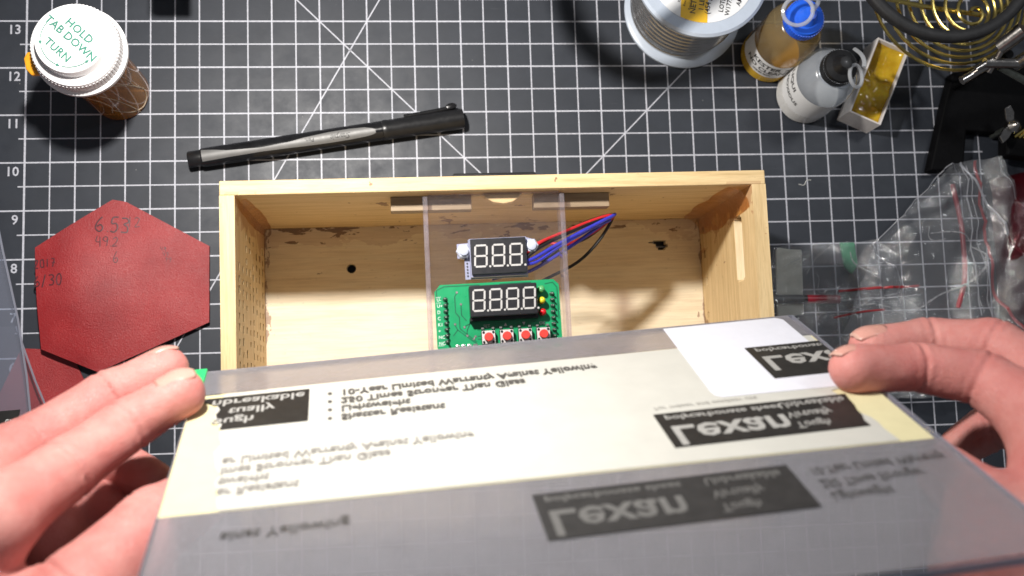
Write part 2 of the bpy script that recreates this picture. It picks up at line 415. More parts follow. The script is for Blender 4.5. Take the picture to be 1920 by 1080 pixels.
def resin():
    s = NT('amber_rosin'); v = s.coord()
    s.link(s.ramp(s.noise(v, 2.2, 4), [(.3, (.58,.32,.010)), (.7, (.88,.62,.05))]), s.b.inputs['Base Color'])
    s.b.inputs['Roughness'].default_value = .08; s.b.inputs['Transmission Weight'].default_value = .35; s.b.inputs['IOR'].default_value = 1.5
    s.b.inputs['Subsurface Weight'].default_value = .3; s.b.inputs['Subsurface Radius'].default_value = (.2,.12,.02)
    vo = s.new('ShaderNodeTexVoronoi'); vo.inputs['Scale'].default_value = 3.5; s.link(v, vo.inputs['Vector'])
    b = s.bump(vo.outputs['Distance'], .35, .12)
    return s.mat
M['rosin'] = resin()
def skin():
    s = NT('skin'); v = s.coord()
    c = s.ramp(s.noise(v, 1.1, 5, .6), [(.25, (.52,.185,.17)), (.5, (.57,.24,.215)), (.75, (.60,.30,.265))])
    blot = s.noise(v, 4.5, 4, .65); c = s.mix(.35, c, s.ramp(blot, [(.35, (.84,.56,.54)), (.65, (1,1,1))]), 'MULTIPLY')
    s.link(c, s.b.inputs['Base Color']); s.b.inputs['Roughness'].default_value = .5; s.b.inputs['Specular IOR Level'].default_value = .3
    s.b.inputs['Subsurface Weight'].default_value = .22; s.b.inputs['Subsurface Radius'].default_value = (.12,.05,.03); s.b.inputs['Subsurface Scale'].default_value = .6
    w = s.new('ShaderNodeTexVoronoi'); w.feature = 'DISTANCE_TO_EDGE'; w.inputs['Scale'].default_value = 20; s.link(s.coord((1,1,1)), w.inputs['Vector'])
    h = s.math('ADD', s.math('MULTIPLY', s.math('MINIMUM', w.outputs['Distance'], .12), 3.0), s.math('MULTIPLY', s.noise(v, 6, 5, .6), 1.6))
    fo = s.noise(s.coord((11,1.6,1.6), (0,0,-.15)), 1.0, 4, .7, .6); mk = s.math('MAXIMUM', s.math('MULTIPLY_ADD', s.noise(v, .9, 2), 4.0, -1.7), 0.0)
    h = s.math('ADD', h, s.math('MULTIPLY', s.math('MULTIPLY', fo, mk), 2.2))
    s.bump(h, .42, .022)
    return s.mat
M['skin'] = skin()
M['nail'] = pm('fingernail', (.56,.285,.235), .28, var=.05, spec=.5)
M['nail_tip'] = pm('fingernail_edge', (.56,.34,.28), .35, var=.05)

# ------------------------------------------------------------------ setting: bench and cutting mat
o = MB().box((-40,-40,-1.3), (60,60,-.09)).build('workbench', M['table']); o['kind'] = 'structure'
mat_t = empty('cutting_mat', 'black cutting mat with white half inch grid lines and numbers, under everything', 'cutting mat')
MB().box((-3,-12,-.085), (23,24,0)).build('mat_base', M['mat'], mat_t)
g = MB()
def line(x0, y0, x1, y1, w, z=.0035, mb=None):
    d = Vector((x1-x0, y1-y0)); d.normalize(); n = Vector((-d.y, d.x))*w/2
    (mb or g).add([(x0-n.x,y0-n.y,z),(x1-n.x,y1-n.y,z),(x1+n.x,y1+n.y,z),(x0+n.x,y0+n.y,z)], [(0,1,2,3)])
for i in range(0, 42): line(i*.5, -6, i*.5, 18, .040 if i == 0 else (.031 if i % 2 == 0 else .026))
for j in range(-12, 37):
    y = j*.5; line(-2.4 if j % 2 == 0 else -.13, y, 20.58, y, .031 if j % 2 == 0 else .026, .0042)
g.build('printed_grid', M['print'], mat_t, kind='stuff')
for (x0,y0,x1,y1) in ((2.0, 13-5*math.sqrt(3), 9.6, 13+2.6*math.sqrt(3)), (3.0,16.0, 13.2,5.8), (9.0,7.0,17.0,15.0)):
    q = MB(); line(x0,y0,x1,y1,.026,.005,q); q.build('diagonal_line', M['print'], mat_t)
for n in range(4, 15):
    MB().text(str(n), .275, lambda x, y, n=n: (x-.105, y+n-.272, .004), 'RIGHT', bold=.004).build('number', M['print'], mat_t, kind='stuff' if n == 11 else None)

# ------------------------------------------------------------------ wooden box
box = empty('wooden_box', 'open pine box with glue stains, pierced left wall and electronics over it', 'box', (4.5908, 8.746, 0), .0072)
wb = MB()
wb.box((0,-BT,0),(BW,0,BH))
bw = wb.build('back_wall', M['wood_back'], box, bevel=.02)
for a, b in ((2.90,4.34),(5.46,6.84)):      # strips that the clear bracket rests on
    MB().box((a,-BT-.262,3.08),(b,-BT-.002,3.36)).build('support_strip', M['wood_strip'], bw, bevel=.012)
lug = [(4.53,-BT-.002),(5.24,-BT-.002),(5.19,-BT-.09),(5.07,-BT-.17),(4.90,-BT-.20),(4.72,-BT-.17),(4.58,-BT-.09)]
MB().prism(lug[::-1], 3.30, 3.52).build('latch_lug', M['wood_cut'], bw, bevel=.02)
random.seed(3)
holes = []
for i in range(17):
    y = -.85-.215*i
    for k in range(8):
        z = .55+.40*k
        if (k > 5 and i < 3) or random.random() < .12: continue
        ln = random.uniform(.09,.15); yy = y+random.uniform(-.02,.02)
        holes.append((yy, yy+ln, z+random.uniform(-.01,.01), z+.10+random.uniform(0,.04)))
MB().cells((-BD+BT,-BT), (0,BH), holes, 0, BT, lambda u,v,w: (w,u,v)).build('left_wall', M['wood_side'], box)
slot = [(-1.86,-.72,2.62,3.10),(-1.91,-1.86,2.68,3.04),(-.72,-.67,2.68,3.04)]
dots = [(-.62,-.48,.52,.60),(-1.15,-.98,.52,.61),(-1.72,-1.55,.55,.66),(-2.4,-2.28,.52,.62)]
rw_ = MB().cells((-BD+BT,-BT), (0,BH), slot+dots, BW-BT, BW, lambda u,v,w: (w,u,v)).build('right_wall', M['wood_side'], box)
MB().box((BW-BT+.004,-1.855,2.621),(BW-.004,-.725,2.65)).build('slot_ledge', M['pale_cut'], rw_)
MB().box((0,-BD,0),(BW,-BD+BT,BH)).build('front_wall', M['wood_back'], box)
fl = MB()
def disc_hole_cells(cx, cy, r, k=10):
    out = []
    for i in range(k):
        y0 = -r+2*r*i/k; y1 = -r+2*r*(i+1)/k; ym = (y0+y1)/2; hw = math.sqrt(max(0, r*r-ym*ym))
        out.append((cx-hw, cx+hw, cy+y0, cy+y1))
    return out
rag = [(8.35,8.62,-.78,-.70),(8.40,8.66,-.86,-.78),(8.44,8.60,-.91,-.86),(8.25,8.35,-.76,-.73)]
fl.cells((BT,BW-BT), (-BD+BT,-BT), disc_hole_cells(2.0,-1.12,.095)+rag, FL-.2, FL, lambda u,v,w: (u,v,w))
fl.build('floor', M['wood_floor'], box)
# dried glue smeared in the back right and back left corners
def glue_patch(x0, sx, w, top):
    n = 9; vs = []; fs = []
    for i in range(n):
        for j in range(n):
            a = i/(n-1); z = FL+.05+(top-FL-.05)*j/(n-1)
            wz = w*(.35+.65*(1-abs(j/(n-1)-.55)))*(1+.25*noise.noise((j*.7, 3.1, x0)))
            th = a*math.pi/2
            bulge = 0*wz*(.18+.05*noise.noise((i*.8,j*.8,x0)))
            px = wz*(1-math.sin(th)); py = wz*(1-math.cos(th))
            vs.append((x0-sx*(px+.004), -BT-.004-py, z))
    for i in range(n-1):
        for j in range(n-1): fs.append((i*n+j, (i+1)*n+j, (i+1)*n+j+1, i*n+j+1))
    MB().add(vs, fs).build('dried_glue', M['glue'], box, True)
glue_patch(BW-BT, 1, .50, 3.6); glue_patch(BT, -1, .22, 3.5)
MB().box((4.02,.002,3.30),(5.52,.13,3.44)).box((4.10,.002,3.2),(4.35,.10,3.30)).box((5.2,.002,3.2),(5.45,.10,3.30)).build('carry_handle', M['black_plastic'], box, bevel=.03)
sq = MB(); random.seed(11)
x = 2.6
pts = []
for i in range(26): pts.append((2.95+i*.034, .022+.02*math.sin(i*1.9), 3.55+.02*math.cos(i*2.7)))
sq.tube(pts, .010, 5); sq.build('latch_spring', M['black_plastic'], box)

# ------------------------------------------------------------------ acrylic bracket over the box
PZ = 3.62
acr = empty('acrylic_bracket', 'clear acrylic bracket spanning the wooden box, carrying the two displays', 'bracket', (8.1, 8.47, 0), R(.9))
pl = [(0,0),(2.43,0)] + [(2.43-.18+.18*math.cos(a), -3.15-.18*math.sin(a)) for a in [i*math.pi/8/1 for i in range(0,5)]] + [(.18-.18*math.cos(a), -3.15-.18*math.sin(a)) for a in [math.pi/2-i*math.pi/8 for i in range(0,5)]]
ap = MB().prism(pl, PZ-.09, PZ).build('top_plate', M['acrylic'], acr)
for x in (0, 2.43):
    MB().box((x-.045,-3.15,PZ-.40),(x+.045,-.01,PZ+.012)).build('side_flange', M['acrylic_edge'], acr, bevel=.02)
MB().box((.05,-.012,PZ-.10),(2.38,.012,PZ+.006)).build('back_edge', M['acrylic_edge'], acr)

# ------------------------------------------------------------------ seven segment digits
def digit(mb, cx, cy, h, z, slant=.06):
    w = h*.50; t = h*.082; g_ = t*.22
    def P(x, y): return (cx+x+slant*y, cy+y, z)
    def hs(y):
        a = w/2-g_-t*.35
        mb.add([P(-a-t*.4,y),P(-a,y+t/2),P(a,y+t/2),P(a+t*.4,y),P(a,y-t/2),P(-a,y-t/2)], [(5,4,3,2,1,0)])
    def vsg(x, y0, y1):
        mb.add([P(x,y0),P(x+t/2,y0+t*.45),P(x+t/2,y1-t*.45),P(x,y1),P(x-t/2,y1-t*.45),P(x-t/2,y0+t*.45)], [(0,1,2,3,4,5)])
    for y in (-h/2+t/2, 0, h/2-t/2): hs(y)
    for x in (-w/2, w/2):
        vsg(x, -h/2+t/2+g_, -g_); vsg(x, g_, h/2-t/2-g_)
    c = P(w/2+t*1.9, -h/2+t*.4)
    mb.add([(c[0]+t*.62*math.cos(a*math.pi/4), c[1]+t*.62*math.sin(a*math.pi/4), z) for a in range(8)], [tuple(range(8))])
# ------------------------------------------------------------------ small voltmeter
vz = PZ+.004
vm = empty('voltmeter', 'small three digit voltmeter bolted to the clear bracket, unlit', 'voltmeter', (9.35, 7.335, 0), R(1.6))
MB().prism([(-.59,-.36),(.51,-.36),(.51,.05),(.66,.05),(.66,.29),(.51,.34),(-.51,.34),(-.51,.28),(-.71,.27),(-.71,.02),(-.59,.0)], vz, vz+.07).build('circuit_board', M['pcb_white'], vm)
dm = MB().box((-.485,-.31,vz+.07),(.475,.31,vz+.31)).build('display', M['display'], vm, bevel=.012)
MB().cells((-.50,.49), (-.345,.325), [(-.486,.476,-.311,.311)], vz+.071, vz+.24, lambda u,v,w: (u,v,w)).build('display_rim', M['pcb_white'], vm)
for k in range(3):
    q = MB(); digit(q, -.315+.305*k, .01, .40, vz+.314); q.build('digit', M['segment'], dm, kind='stuff')
for (bx, by) in ((-.60,.13),(.585,.17)):
    q = MB().lathe([(.135,vz+.07),(.135,vz+.17),(.11,vz+.20)], (bx,by), 6).lathe([(.085,vz+.20),(.082,vz+.235),(.05,vz+.25)], (bx,by), 20)
    q.build('hex_bolt', M['nylon'], vm, True, angle=30)
q = MB()
for i in range(5): q.lathe([(.016,vz+.072),(.016,vz+.08)], (-.545,-.30+.055*i), 8)
q.text('V', .07, lambda x,y: (-.55-y, .0+x-.02, vz+.075)); q.build('silkscreen', M['black_print'], vm, kind='stuff')
def wire(pts, m, r=.03):
    MB().tube(spline([(p[0]-9.35, p[1]-7.335, p[2]) for p in pts], 8), r, 8).build('wire', M[m], vm, True)
a = 0
wire([(9.84,7.38,3.80),(10.1,7.56,3.72),(10.45,7.72,3.5),(11.05,7.96,3.25),(11.5,8.10,3.1),(11.56,8.06,3.0),(11.2,7.82,2.95),(10.7,7.62,2.95),(10.3,7.68,2.9),(9.9,7.66,2.9)], 'wire_red')
wire([(9.84,7.30,3.82),(10.1,7.48,3.74),(10.5,7.68,3.52),(11.0,7.90,3.28),(11.52,8.10,3.08),(11.57,8.05,2.98),(11.3,7.66,2.9),(10.9,7.30,2.8),(10.3,7.02,2.8),(9.9,6.84,2.9)], 'wire_black')
wire([(9.84,7.24,3.80),(10.0,7.30,3.74),(10.4,7.52,3.56),(11.0,7.82,3.30),(11.5,8.06,3.12),(11.58,8.10,3.02),(11.1,7.78,3.0),(10.5,7.42,3.05),(9.95,7.13,3.2),(9.5,7.05,3.3),(9.25,7.0,3.36)], 'wire_blue', .033)
wire([(9.84,7.34,3.76),(10.15,7.54,3.66),(10.55,7.74,3.44),(11.05,7.98,3.18),(11.54,8.12,3.02),(11.5,8.02,2.95),(11.1,7.74,2.9),(10.6,7.55,2.9),(10.2,7.3,3.0)], 'wire_black')
wire([(9.84,7.18,3.78),(10.05,7.24,3.70),(10.5,7.52,3.50),(11.1,7.84,3.22),(11.52,8.02,3.02)], 'wire_blue', .03)

# ------------------------------------------------------------------ green timer board
pz = PZ+.10
tb = empty('timer_board', 'green circuit board with four digit display and four red push buttons', 'circuit board', (9.32, 6.30, 0), R(1.7))
W2, H2 = 1.085, .595
MB().prism([(-W2,-H2+.10),(-W2+.10,-H2),(W2-.06,-H2),(W2,-H2+.06),(W2,H2-.09),(W2-.09,H2),(-W2+.10,H2),(-W2,H2-.12)], pz, pz+.062).build('board', M['pcb'], tb)
t0 = pz+.064
for (x, y) in ((-.98,-.45),(.98,-.45),(-.98,.45),(.98,.45)):
    MB().lathe([(.06,PZ+.003),(.06,pz)], (x,y), 10).build('standoff', M['nylon'], tb)
dp = MB().box((-.50,-.02,t0),(.66,.52,t0+.31)).build('display', M['display'], tb, bevel=.02)
MB().box((-.51,-.075,t0),(.67,-.022,t0+.20)).build('display_base', M['black_plastic'], dp)
for k in range(4):
    q = MB(); digit(q, -.345+.288*k, .262, .385, t0+.314); q.build('digit', M['segment'], dp, kind='stuff')
for (x, y, m) in ((.755,.42,'led_green'),(.757,.225,'led_yellow'),(.76,.02,'led_red')):
    q = MB().lathe([(.062,t0),(.062,t0+.13),(.055,t0+.165),(.036,t0+.19),(.008,t0+.20)], (x,y), 16)
    q.build('indicator_light', M[m], tb, True, angle=70)
for x in (-.205,.11,.43,.745):
    b = MB().box((x-.117,-.475,t0),(x+.117,-.245,t0+.13)).build('push_button', M['black_plastic'], tb, bevel=.01)
    MB().box((x-.112,-.47,t0+.131),(x+.112,-.25,t0+.145)).build('button_plate', M['steel'], b)
    q = MB()
    for sx in (-1,1):
        for sy in (-1,1): q.lathe([(.022,t0+.146),(.022,t0+.156)], (x+sx*.083,-.36+sy*.083), 8)
    q.build('button_rivet', M['black_plastic'], b, kind='stuff')
    MB().lathe([(.077,t0+.146),(.077,t0+.215),(.066,t0+.235)], (x,-.36), 20).build('button_cap', M['red_button'], b, True)
    q = MB()
    for sx in (-1,1):
        for sy in (-.5,-.215): q.box((x+sx*.09-.022,sy+.0,t0),(x+sx*.09+.022,sy+.03,t0+.05))
    q.build('solder_leg', M['solder'], b, kind='stuff')
pin0 = None
for sx in (-.905,.955):
    for i in range(8):
        y = .335-.105*i
        if pin0 is None:
            q = MB().lathe([(.038,0),(.034,.02),(.018,.05),(.016,.12),(.008,.125)], (0,0), 10)
            o = q.build('header_pin', M['pin'], tb, True); pin0 = o
        else:
            o = pin0.copy(); COL.objects.link(o); o.parent = tb
        o.location = (sx, y, t0)
    q = MB()
    for i in range(8): q.lathe([(.048,t0),(.046,t0+.006)], (sx,.335-.105*i), 12)
    q.build('header_pad', M['pcb_dark'], tb, kind='stuff')
for i in range(4):
    q = MB()
    if i < 3: q.lathe([(.042,t0),(.040,t0+.012),(.02,t0+.02)], (-.735+.10*i,-.49), 12)
    else: q.box((-.47,-.53,t0),(-.395,-.455,t0+.012))
    q.build('solder_pad', M['solder'], tb)
q = MB()
def tr(pts, w=.017):
    for a, b in zip(pts, pts[1:]): 
        d = Vector((b[0]-a[0], b[1]-a[1])); d.normalize(); n = Vector((-d.y,d.x))*w/2
        q.add([(a[0]-n.x,a[1]-n.y,t0),(b[0]-n.x,b[1]-n.y,t0),(b[0]+n.x,b[1]+n.y,t0),(a[0]+n.x,a[1]+n.y,t0)], [(0,1,2,3)])
tr([(-1.05,.33),(-1.05,.50),(-.92,.56),(-.3,.56)]); tr([(-.70,.44),(-.74,.38),(-.74,.10),(-.68,.02),(-.68,-.18),(-.40,-.43)])
tr([(-.64,.22),(-.64,.05),(-.56,-.05)]); tr([(-.76,-.12),(-.72,-.2),(-.80,-.30)]); tr([(-.72,-.2),(-.40,-.46)])
tr([(-.60,-.15),(-.5,-.10),(-.5,-.05)]); tr([(-.5,-.1),(-.56,-.22),(-.56,-.3)]); tr([(.84,.52),(.98,.54),(1.05,.45),(1.05,-.1)])
tr([(-.38,-.33),(-.30,-.33)]); tr([(-.38,-.38),(-.30,-.38)]); tr([(.05,.56),(.6,.56)])
q.build('trace', M['pcb_dark'], tb, kind='stuff')
q = MB()
for (x, y) in ((-.70,.45),(-.64,.24),(-.76,-.10),(-.60,-.16),(-.56,-.31),(-.45,-.37),(-.42,-.33)): q.lathe([(.024,t0+.002),(.02,t0+.006)], (x,y), 8)
q.build('via', M['solder'], tb, kind='stuff')
q = MB()
for i, sx in enumerate(('U-','U+','D','C','K1','+','NC','NO')):
    q.text(sx, .085, lambda x,y,i=i: (-1.055+y*0+x*.9, .31-.108*i+y, t0+.002))
for x0, tx in ((-.245,'SET'),(.725,'OK')):
    q.text(tx, .075, lambda x,y,x0=x0: (x0+x-.03, -.185+y, t0+.003))
for x0, sg in ((.11,1),(.43,-1)):
    q.add([(x0-.03,-.15-.025*sg,t0+.003),(x0+.03,-.15-.025*sg,t0+.003),(x0,-.15+.03*sg,t0+.003)], [(0,1,2)])
for a, b, c, d in ((-1.07,.28,-.98,.286),(-1.07,.38,-.98,.386),(-1.07,-.46,-.965,-.454)): q.box((a,b,t0),(c,d,t0+.002))
q.build('silkscreen', M['silk'], tb, kind='stuff')

# ------------------------------------------------------------------ pill bottle
pb = empty('pill_bottle', 'amber pill bottle with white child-proof cap standing at the top left', 'pill bottle', (1.885, 11.47, 0))
MB().lathe([(.56,.0),(.60,.05),(.60,2.15),(.66,2.2),(.66,2.42),(.60,2.44)], (0,0), 56).build('bottle_body', M['amber'], pb, True)
q = MB().prism([(-.80,.06),(-.99,.02),(-1.04,-.10),(-1.00,-.30),(-.90,-.42),(-.78,-.40),(-.62,-.28),(-.62,.06)], 2.34, 2.46).build('release_tab', M['amber_tab'], pb, bevel=.03)
capm = MB().lathe([(.80,2.44),(.84,2.47),(.842,2.55),(.80,2.58),(.775,2.60),(.775,2.86),(.76,2.90),(.63,2.93),(.615,2.95),(.615,3.14),(.60,3.165),(.55,3.16),(.53,3.155)], (0,0), 72).build('cap', M['white_plastic'], pb, True, angle=50)
q = MB()
for k in range(72):
    a = 2*math.pi*k/72; Mx = Matrix.Rotation(a, 4, 'Z')
    q.box((.772,-.016,2.62),(.784,.016,2.85), M=Mx)
q.build('grip_rib', M['white_plastic'], capm, kind='stuff')
ang = R(-43)
def capfn(dx, dy):
    def f(x, y):
        x += dx; y += dy
        return (x*math.cos(ang)-y*math.sin(ang), x*math.sin(ang)+y*math.cos(ang), 3.17)
    return f
q = MB()
q.text('HOLD', .205, capfn(.015, .17), 'CENTER', spacing=1.05, bold=.004); q.text('TAB DOWN', .205, capfn(.0, -.035), 'CENTER', spacing=1.02, bold=.004); q.text('TURN', .20, capfn(-.02,-.335), 'CENTER', spacing=1.05, bold=.004)
def arc(a0, a1, r=.50):
    n = 14
    for i in range(n):
        t0_ = R(a0+(a1-a0)*i/n); t1_ = R(a0+(a1-a0)*(i+1)/n)
        q.add([((r-.007)*math.cos(t0_),(r-.007)*math.sin(t0_),3.171),((r+.007)*math.cos(t0_),(r+.007)*math.sin(t0_),3.171),((r+.007)*math.cos(t1_),(r+.007)*math.sin(t1_),3.171),((r-.007)*math.cos(t1_),(r-.007)*math.sin(t1_),3.171)], [(0,1,2,3)])
    a = R(a1); s_ = 1 if a1 > a0 else -1
    c = Vector((r*math.cos(a), r*math.sin(a))); tt = Vector((-math.sin(a), math.cos(a)))*s_; nn = Vector((math.cos(a), math.sin(a)))
    p = [c+tt*.07, c+nn*.032, c-nn*.032]; q.add([(v.x,v.y,3.171) for v in p], [(0,1,2)])
arc(140, 182); arc(192, 244); arc(256, 305)
q.build('cap_lettering', M['green_print'], capm, kind='stuff')
q = MB(); random.seed(5)
def onb(a, z): return (.606*math.cos(R(a)), .606*math.sin(R(a)), z)
for seg in ([(-60,2.1),(-40,1.7),(-20,1.1),(-8,.5),(-14,.2),(-35,.12),(-60,.35),(-85,.8)], [(-100,1.9),(-75,1.6),(-60,1.1),(-50,.5),(-45,.02)], [(-30,2.1),(-22,1.6),(-18,1.0),(-6,.5)], [(-110,1.5),(-88,1.35),(-80,.95),(-88,.6)]):
    q.tube(spline([onb(*p) for p in seg], 6), .007, 5)
q.build('scratch', M['scratch'], pb, kind='stuff')

# ------------------------------------------------------------------ marker pen
pen = empty('marker_pen', 'black capped marker pen with silver stripe lying on the mat above the box', 'pen', (3.32, 9.97, .215), math.atan2(.83, 5.69))
fx = lambda x, y, z: (z, x, y)
MB().lathe([(.155,0),(.17,.02),(.17,.27)], (0,0), 28, fn=fx).build('end_plug', M['black_plastic'], pen, True)
br = MB().lathe([(.188,.27),(.198,.31),(.203,2.0),(.205,4.02)], (0,0), 36, fn=fx).build('barrel', M['black_gloss'], pen, True)
cp = MB().lathe([(.208,4.025),(.214,4.05),(.214,4.12),(.208,4.14),(.215,5.66),(.20,5.74)], (0,0), 36, fn=fx).build('cap', M['black_plastic'], pen, True)
q = MB().tube(spline([(4.5,.212,.05),(5.1,.228,.05),(5.45,.25,.05),(5.6,.27,.05)], 4), [.05]*13, 10)
q.lathe([(.02,-.06),(.07,-.05),(.085,0),(.07,.05),(.02,.06)], (0,0), 14, fn=lambda x,y,z: (5.52+x*1.5, .28+y*.9, .05+z))
q.build('clip', M['black_gloss'], cp, True)
prof = [(.30,-.58,.60),(.55,-.40,.58),(.82,-.12,.54),(1.485,.10,.50),(2.0,.04,.54),(2.41,-.24,.60),(2.9,-.42,.64),(3.33,-.46,.62),(3.65,-.36,.56),(3.80,-.15,.48),(3.87,.0,.36)]
q = MB(); sl = []
for i in range(len(prof)-1):
    for k in range(5):
        t = k/5; a, b = prof[i], prof[i+1]; sl.append([a[j]*(1-t)+b[j]*t for j in range(3)])
sl.append(prof[-1]); vs = []; fs = []
for s_, lo, hi in sl:
    for k in range(9):
        qq = lo+(hi-lo)*k/8; rr = .2075; vs.append((s_, -qq*rr, math.sqrt(max(0,1-qq*qq))*rr))
for i in range(len(sl)-1):
    for k in range(8): fs.append((i*9+k,(i+1)*9+k,(i+1)*9+k+1,i*9+k+1))
q.add(vs, fs); sw = q.build('silver_stripe', M['silver'], br, True)
def penfn(x0):
    def f(x, y):
        yy = -(y-.045)-.028; return (x0-x, yy, math.sqrt(max(.0,.2125**2-yy*yy)))
    return f
MB().text('Sharpie', .165, penfn(3.36), shear=.35, spacing=.86).text('Pen.', .115, penfn(2.60), shear=.1, bold=.002).build('lettering', M['black_print'], br, kind='stuff')

# ------------------------------------------------------------------ solder spool
sp = empty('solder_spool', 'spool of bright solder wire with white flanges and yellow label', 'solder spool', (13.86, 13.25, 0))
MB().lathe([(1.22,0),(1.29,.02),(1.30,.10),(1.24,.14),(.2,.15)], (.03,-.03), 72).build('lower_flange', M['flange'], sp, True)
MB().lathe([(.2,1.88),(1.33,1.89),(1.385,1.93),(1.385,2.0),(1.33,2.045),(1.2,2.03),(.2,2.03)], (-.06,.06), 72).build('upper_flange', M['flange'], sp, True)
prof = []
nw = 30
for i in range(nw):
    z0_ = .15+1.73*i/nw; dz = 1.73/nw
    bul = 1.13 + (.02 if 3 < i < 26 else 0) + .012*math.sin(i*2.1)
    if i in (5,6,24): bul += .02
    for k in range(4): prof.append((bul+.010*math.sin(math.pi*(k+.5)/4), z0_+dz*(k+.5)/4))
MB().lathe(prof, (-.015,.015), 72).build('wire_winding', M['wirecoil'], sp, True, angle=80)
lb = MB().lathe([(1.10,2.032),(1.10,2.040)], (-.06,.06), 64).build('label', M['label_white'], sp)
def clipband(x0, x1):
    q = MB(); n = 20; vs = []; fs = []
    for i in range(n+1):
        x = x0+(x1-x0)*i/n; h = math.sqrt(1.098**2-x*x); vs += [(x-.06,-h+.06,2.0445),(x-.06,h+.06,2.0445)]
    for i in range(n): fs.append((2*i,2*i+2,2*i+3,2*i+1))
    c, s_ = math.cos(R(-5)), math.sin(R(-5))
    q.add([((x+.06)*c-(y-.06)*s_-.06, (x+.06)*s_+(y-.06)*c+.06, z) for x,y,z in vs], fs); return q
clipband(-.42,.13).build('label_band', M['label_yellow'], lb)
def spfn(x0, y0, deg):
    c, s_ = math.cos(R(deg)), math.sin(R(deg))
    return lambda x, y: (x0+x*c-y*s_, y0+x*s_+y*c, 2.048)
q = MB()
for tx, x0, y0, sz, dg in (('NET WT',-.27,-.86,.155,80),('1 LB',-.10,-.80,.14,80),('(454 g)',.02,-.87,.14,80),('LOT#',.30,-.83,.13,76),('W17721102',.42,-.90,.13,76),('AMM',.66,-.70,.13,68)):
    q.text(tx, sz, spfn(x0,y0,dg), bold=.002)
for i in range(3): q.text('Read info', .075, spfn(-.56+.10*i,-.62-.08*i,76))
q.build('label_lettering', M['black_print'], lb, kind='stuff')

# ------------------------------------------------------------------ squeeze bottles
def squeeze(loc, r, label, bodym, capm_, phi, txt, liquid, ht=2.0, capr=.38):
    t = empty('squeeze_bottle', label, 'squeeze bottle', loc, 0, 'squeeze bottles of flux')
    prof = [(r*.9,0),(r,.06),(r,ht-.45),(r*.97,ht-.30),(r*.82,ht-.12),(r*.66,ht-.02),(r*.6,ht+.02)]
    MB().lathe(prof, (0,0), 48).build('bottle_body', M[bodym], t, True, angle=60)
    if liquid: MB().lathe([(r*.9,.008),(r*1.003,.06),(r*1.003,liquid),(r*.99,liquid+.005)], (0,0), 40).build('liquid', M['flux_liquid' if bodym == 'flux_body' else 'frost_liquid'], t, True)
    MB().lathe([(r*.55,ht),(capr*.9,ht+.02),(capr*.9,ht+.1)], (0,0), 32).build('neck', M[bodym], t, True)
    cpo = MB().lathe([(capr,ht+.08),(capr,ht+.30),(capr*.93,ht+.36),(capr*.60,ht+.40),(capr*.42,ht+.52),(capr*.34,ht+.58),(.02,ht+.60)], (0,0), 56, fnr=None).build('cap', M[capm_], t, True, angle=40)
    q = MB()
    for k in range(44):
        q.box((capr-.004,-.014,ht+.10),(capr+.014,.014,ht+.30), M=Matrix.Rotation(2*math.pi*k/44, 4, 'Z'))
    q.build('grip_rib', M[capm_], cpo, kind='stuff')
    rr = r*1.008; n = 24; vs = []; fs = []
    a0, a1, z0_, z1_ = phi
    for i in range(n+1):
        a = R(a0+(a1-a0)*i/n); vs += [(rr*math.cos(a), rr*math.sin(a), z0_), (rr*math.cos(a), rr*math.sin(a), z1_)]
    for i in range(n): fs.append((2*i,2*i+2,2*i+3,2*i+1))
    lbm = MB().add(vs, fs).build('label', M['label_white'], t, True)
    q = MB(); r2 = r*1.016
    for s_, sz, am, zz in txt:
        f = lambda x, y, am=am, zz=zz: (r2*math.cos(R(am)+x/r2), r2*math.sin(R(am)+x/r2), zz+y)
        q.text(s_, sz, f, 'CENTER', bold=.004)
    q.build('label_lettering', M['black_print'], lbm, kind='stuff')
    return t
M['frost_liquid'] = pm('pale_liquid', (.70,.70,.69), .3, var=.08)
fb = squeeze((15.76,12.21,0), .605, 'amber squeeze bottle with blue cap and white paper label beside the spool', 'flux_body', 'blue_cap', (160,330,.35,1.02),
        [('KESTER', .215, 236, .76), ('NO CLEAN', .20, 238, .55), ('LIQUID FLUX', .075, 238, .44), ('FLUX', .12, 292, .78), ('PEN', .12, 292, .6)], .345)
cb = squeeze((16.53,11.30,0), .625, 'frosted clear squeeze bottle with black cap leaning against the rosin tray', 'frost_body', 'black_plastic', (140,292,.45,1.28),
        [('LIQUI', .2, 178, 1.0), ('NOXIOUS', .16, 190, .72)], .43, 1.75, .35)
def tether(t, pts, ring, rr, tilt):
    q = MB().tube(spline(pts, 8), .045, 8, flat=.7)
    q.tube([(ring[0]+rr*math.cos(a)*tilt[0], ring[1]+rr*math.sin(a)*tilt[1], ring[2]+rr*(tilt[2]*math.cos(a)+tilt[3]*math.sin(a))) for a in [2*math.pi*k/28 for k in range(28)]], .040, 8, closed=True)
    q.build('cap_tether', M['tether'], t, True)
tether(fb, [(.30,.42,2.35),(.22,.30,2.5),(.13,.16,2.62),(-.02,-.02,2.7)], (-.31,-.02,2.72), .29, (1,.9,.1,.2))
tether(cb, [(.36,.40,1.95),(.42,.24,2.1),(.44,.08,2.18),(.42,-.06,2.2)], (.26,-.23,2.15), .22, (.8,1,-.5,.1))

